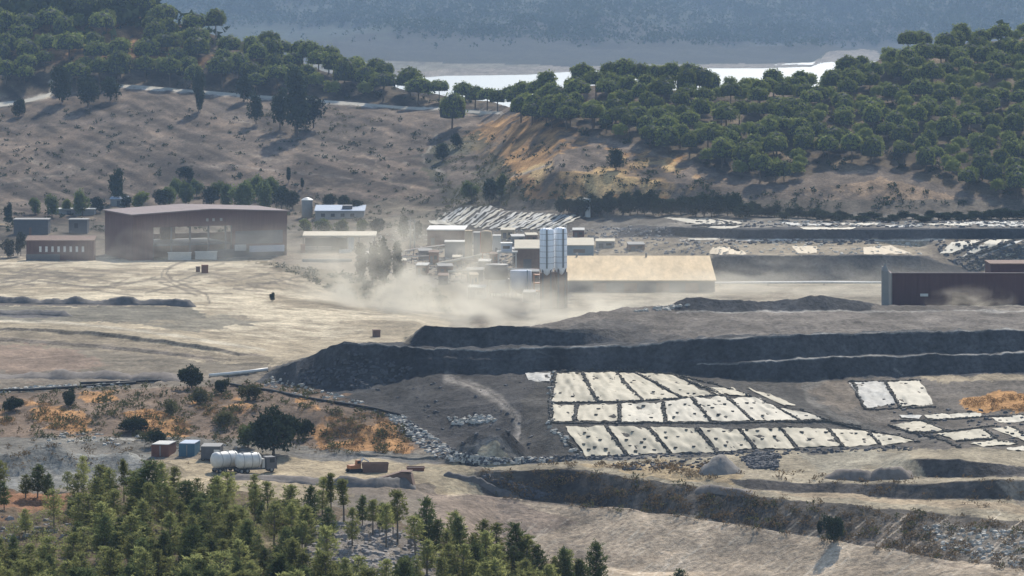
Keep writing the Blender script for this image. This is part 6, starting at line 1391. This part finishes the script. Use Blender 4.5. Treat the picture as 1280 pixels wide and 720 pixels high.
# ------------------------------------------------------------------ small spoil heaps and berms
M_HEAPD = mat("dark spoil", (.105,.094,.086), var=.35, scale=.7, bump=.5); M_HEAPB = mat("brown spoil", (.15,.125,.105), var=.35, scale=.7, bump=.5); M_HEAPG = mat("grey spoil", (.19,.17,.15), var=.3, scale=.7, bump=.5)
def heap(name, pts, h, hw, lump, m, label, cat="spoil heap", seed=0):
    w3 = [base(*q) for q in pts]; L_ = sum((w3[i+1]-w3[i]).length for i in range(len(w3)-1)); n = int(max(8, min(160, L_ / (hw * .22)))); nr = 11
    cum = [0]; 
    for i in range(len(w3)-1): cum.append(cum[-1] + (w3[i+1]-w3[i]).length)
    V = []
    for i in range(-6, n + 7):
        s = min(1, max(0, i / n)) * cum[-1]; x = float(np.interp(s, cum, [q.x for q in w3])); y = float(np.interp(s, cum, [q.y for q in w3]))
        e = 0.0
        if i < 0: e = -i / 6; x -= hw * e
        if i > n: e = (i - n) / 6; x += hw * e
        for j in range(nr):
            v = j / (nr - 1) * 2 - 1; X, Y = x, y + v * hw * math.sqrt(max(.02, 1 - e * e)) * 1.02
            r = min(1, math.hypot(v * math.sqrt(max(.02, 1 - e * e)), e)); pr = max(0, 1 - r) ; pr = min(1, pr * 1.25)
            hh = h * pr * (1 + lump * 1.5 * float(fbm(np.array(X / (hw * 1.25) + seed), np.array(Y / (hw * 3) + seed), 2))) + .12 * float(vnoise(np.array(X * 1.3), np.array(Y * 1.3 + seed))) * h
            V.append((X, Y, gz(X, Y) + (hh if 0 < pr else -.35)))
    V = np.array(V); c0 = V.mean(0); me_ = npmesh(name, V - c0, grid_quads(n + 13, nr)[:, ::-1], m, True); o = link(name, me_); o.location = c0
    return tag(o, label, cat)
heap("spoil_berm", [(-20,379),(30,379),(120,379.5),(200,381),(233,383)], 1.7, 3.2, .5, M_HEAPD, "long dark lumpy berm lying across the pale plain")
heap("spoil_berm", [(-20,393),(20,393),(50,393),(78,395)], 1.3, 3.2, .4, M_HEAPD, "short dark berm at the left edge below the long berm", seed=3)
heap("spoil_berm", [(-20,471),(30,471),(80,471),(150,473),(210,475)], 1.3, 5, .6, M_HEAPB, "low brown berm behind the pale line at left", seed=5)
heap("spoil_heap", [(899,590),(902,590)], 3.2, 4.2, .15, M_HEAPG, "pointed grey heap beside the black rubble pile", seed=7)
heap("spoil_heap", [(1048,598),(1080,599)], 1.7, 3.0, .5, M_HEAPB, "left brown heap on the right-hand bench", seed=9)
heap("spoil_heap", [(1098,598),(1125,597)], 1.8, 2.8, .3, M_HEAPB, "right brown heap against the dark bank", seed=11)
heap("spoil_berm", [(428,607),(470,608),(505,607)], 1.7, 2.6, .3, M_HEAPD, "dark berm in the yard leading to the loading ramp", seed=13)
heap("spoil_berm", [(300,600),(380,603),(425,604)], .9, 3, .4, M_HEAPB, "low berm between the tanker and the near pines", seed=15)
heap("spoil_heap", [(880,612),(930,615)], .6, 2.0, .5, M_HEAPB, "small mound at the start of the lower pale track", seed=17)
heap("spoil_berm", [(560,594),(600,603),(628,617),(645,622)], .7, 1.0, .4, M_HEAPD, "thin dark berm along the pale side track", seed=19)
# ------------------------------------------------------------------ blowing dust
def dust(name, label, c, r, dens, seed, scale):
    m_ = bpy.data.materials.new(name); m_.use_nodes = True; n = m_.node_tree.nodes; l = m_.node_tree.links; n.remove(n["Principled BSDF"])
    pv = n.new('ShaderNodeVolumePrincipled'); pv.inputs['Color'].default_value = (.98,.91,.77,1); pv.inputs['Anisotropy'].default_value = .45
    tc = n.new('ShaderNodeTexCoord'); ln = n.new('ShaderNodeVectorMath'); ln.operation = 'LENGTH'; l.new(tc.outputs['Object'], ln.inputs[0])
    mp = n.new('ShaderNodeMapping'); mp.inputs['Location'].default_value = (seed, seed*.7, 0); mp.inputs['Scale'].default_value = scale; l.new(tc.outputs['Object'], mp.inputs[0])
    ns = n.new('ShaderNodeTexNoise'); ns.inputs['Scale'].default_value = 1.6; ns.inputs['Detail'].default_value = 4; ns.inputs['Roughness'].default_value = .55; ns.inputs['Distortion'].default_value = .8; l.new(mp.outputs[0], ns.inputs['Vector'])
    a = n.new('ShaderNodeMapRange'); a.inputs[1].default_value = .44; a.inputs[2].default_value = .66; l.new(ns.outputs[0], a.inputs[0])
    b_ = n.new('ShaderNodeMapRange'); b_.inputs[1].default_value = 1.0; b_.inputs[2].default_value = .25; l.new(ln.outputs['Value'], b_.inputs[0])
    sx = n.new('ShaderNodeSeparateXYZ'); l.new(tc.outputs['Object'], sx.inputs[0]); g = n.new('ShaderNodeMapRange'); g.inputs[1].default_value = .9; g.inputs[2].default_value = -.5; g.inputs[3].default_value = .15; g.inputs[4].default_value = 1; l.new(sx.outputs['Z'], g.inputs[0])
    q = n.new('ShaderNodeMath'); q.operation = 'MULTIPLY'; l.new(a.outputs[0], q.inputs[0]); l.new(b_.outputs[0], q.inputs[1])
    q1 = n.new('ShaderNodeMath'); q1.operation = 'MULTIPLY'; l.new(q.outputs[0], q1.inputs[0]); l.new(g.outputs[0], q1.inputs[1])
    q2 = n.new('ShaderNodeMath'); q2.operation = 'MULTIPLY'; q2.inputs[1].default_value = dens; l.new(q1.outputs[0], q2.inputs[0]); l.new(q2.outputs[0], pv.inputs['Density']); l.new(pv.outputs[0], n['Material Output'].inputs['Volume'])
    s = MB(); s.lathe([(math.cos(t)*1.0, math.sin(t)) for t in np.linspace(-1.45, 1.45, 9)], n=16)
    o = s.build(name, m_); o.location = c; o.scale = r
    return tag(o, kind='stuff')
rubble("plant_scrap", [([(440,326),(560,300),(720,296),(720,345),(600,350),(500,345)], 420), ([(700,296),(860,298),(890,318),(720,318)], 160), ([(740,284),(840,284),(840,296),(720,298)], 90)], M_STG, .3, 1.0, rk)
rubble("plant_scrap", [([(440,326),(560,300),(720,296),(720,350),(560,356),(480,345)], 420), ([(850,300),(1100,300),(1100,306),(850,306)], 120), ([(870,277),(1285,277),(1285,285),(870,284)], 220), ([(1160,300),(1280,300),(1280,340),(1200,338)], 150)], M_STD, .3, 1.1, rk)
rubble("plant_scrap", [([(450,322),(560,300),(720,297),(720,335),(560,345)], 260), ([(940,277),(1285,277),(1285,285),(940,283)], 150), ([(850,302),(1150,303),(1150,318),(900,318)], 130)], M_STW, .3, .9, rk)
def at(px, py, d): return Vector(((px - 640) * d / F, d, HC - (py - YH) * d / F))
dust("dust_cloud", "", at(508, 356, 1275), (42, 34, 27), .14, 3, (1.5, 1.3, 1.1))
dust("dust_cloud", "", at(690, 386, 1190), (64, 60, 13), .058, 11, (2.8, 2, 1.1))
dust("dust_cloud", "", at(960, 352, 1370), (78, 34, 12), .045, 23, (2.2, 1.4, .9))
dust("dust_cloud", "", at(1214, 376, 955), (12, 9, 4.4), .12, 31, (1.2, 1, .9))
dust("dust_cloud", "", at(320, 312, 1545), (34, 20, 12), .05, 41, (1.2, 1.2, .9))
dust("dust_cloud", "", at(240, 306, 1480), (75, 22, 13), .022, 47, (2.2, 1.2, .9))
dust("dust_cloud", "", at(600, 335, 1400), (190, 110, 34), .0032, 53, (1.5, 1.2, .9))
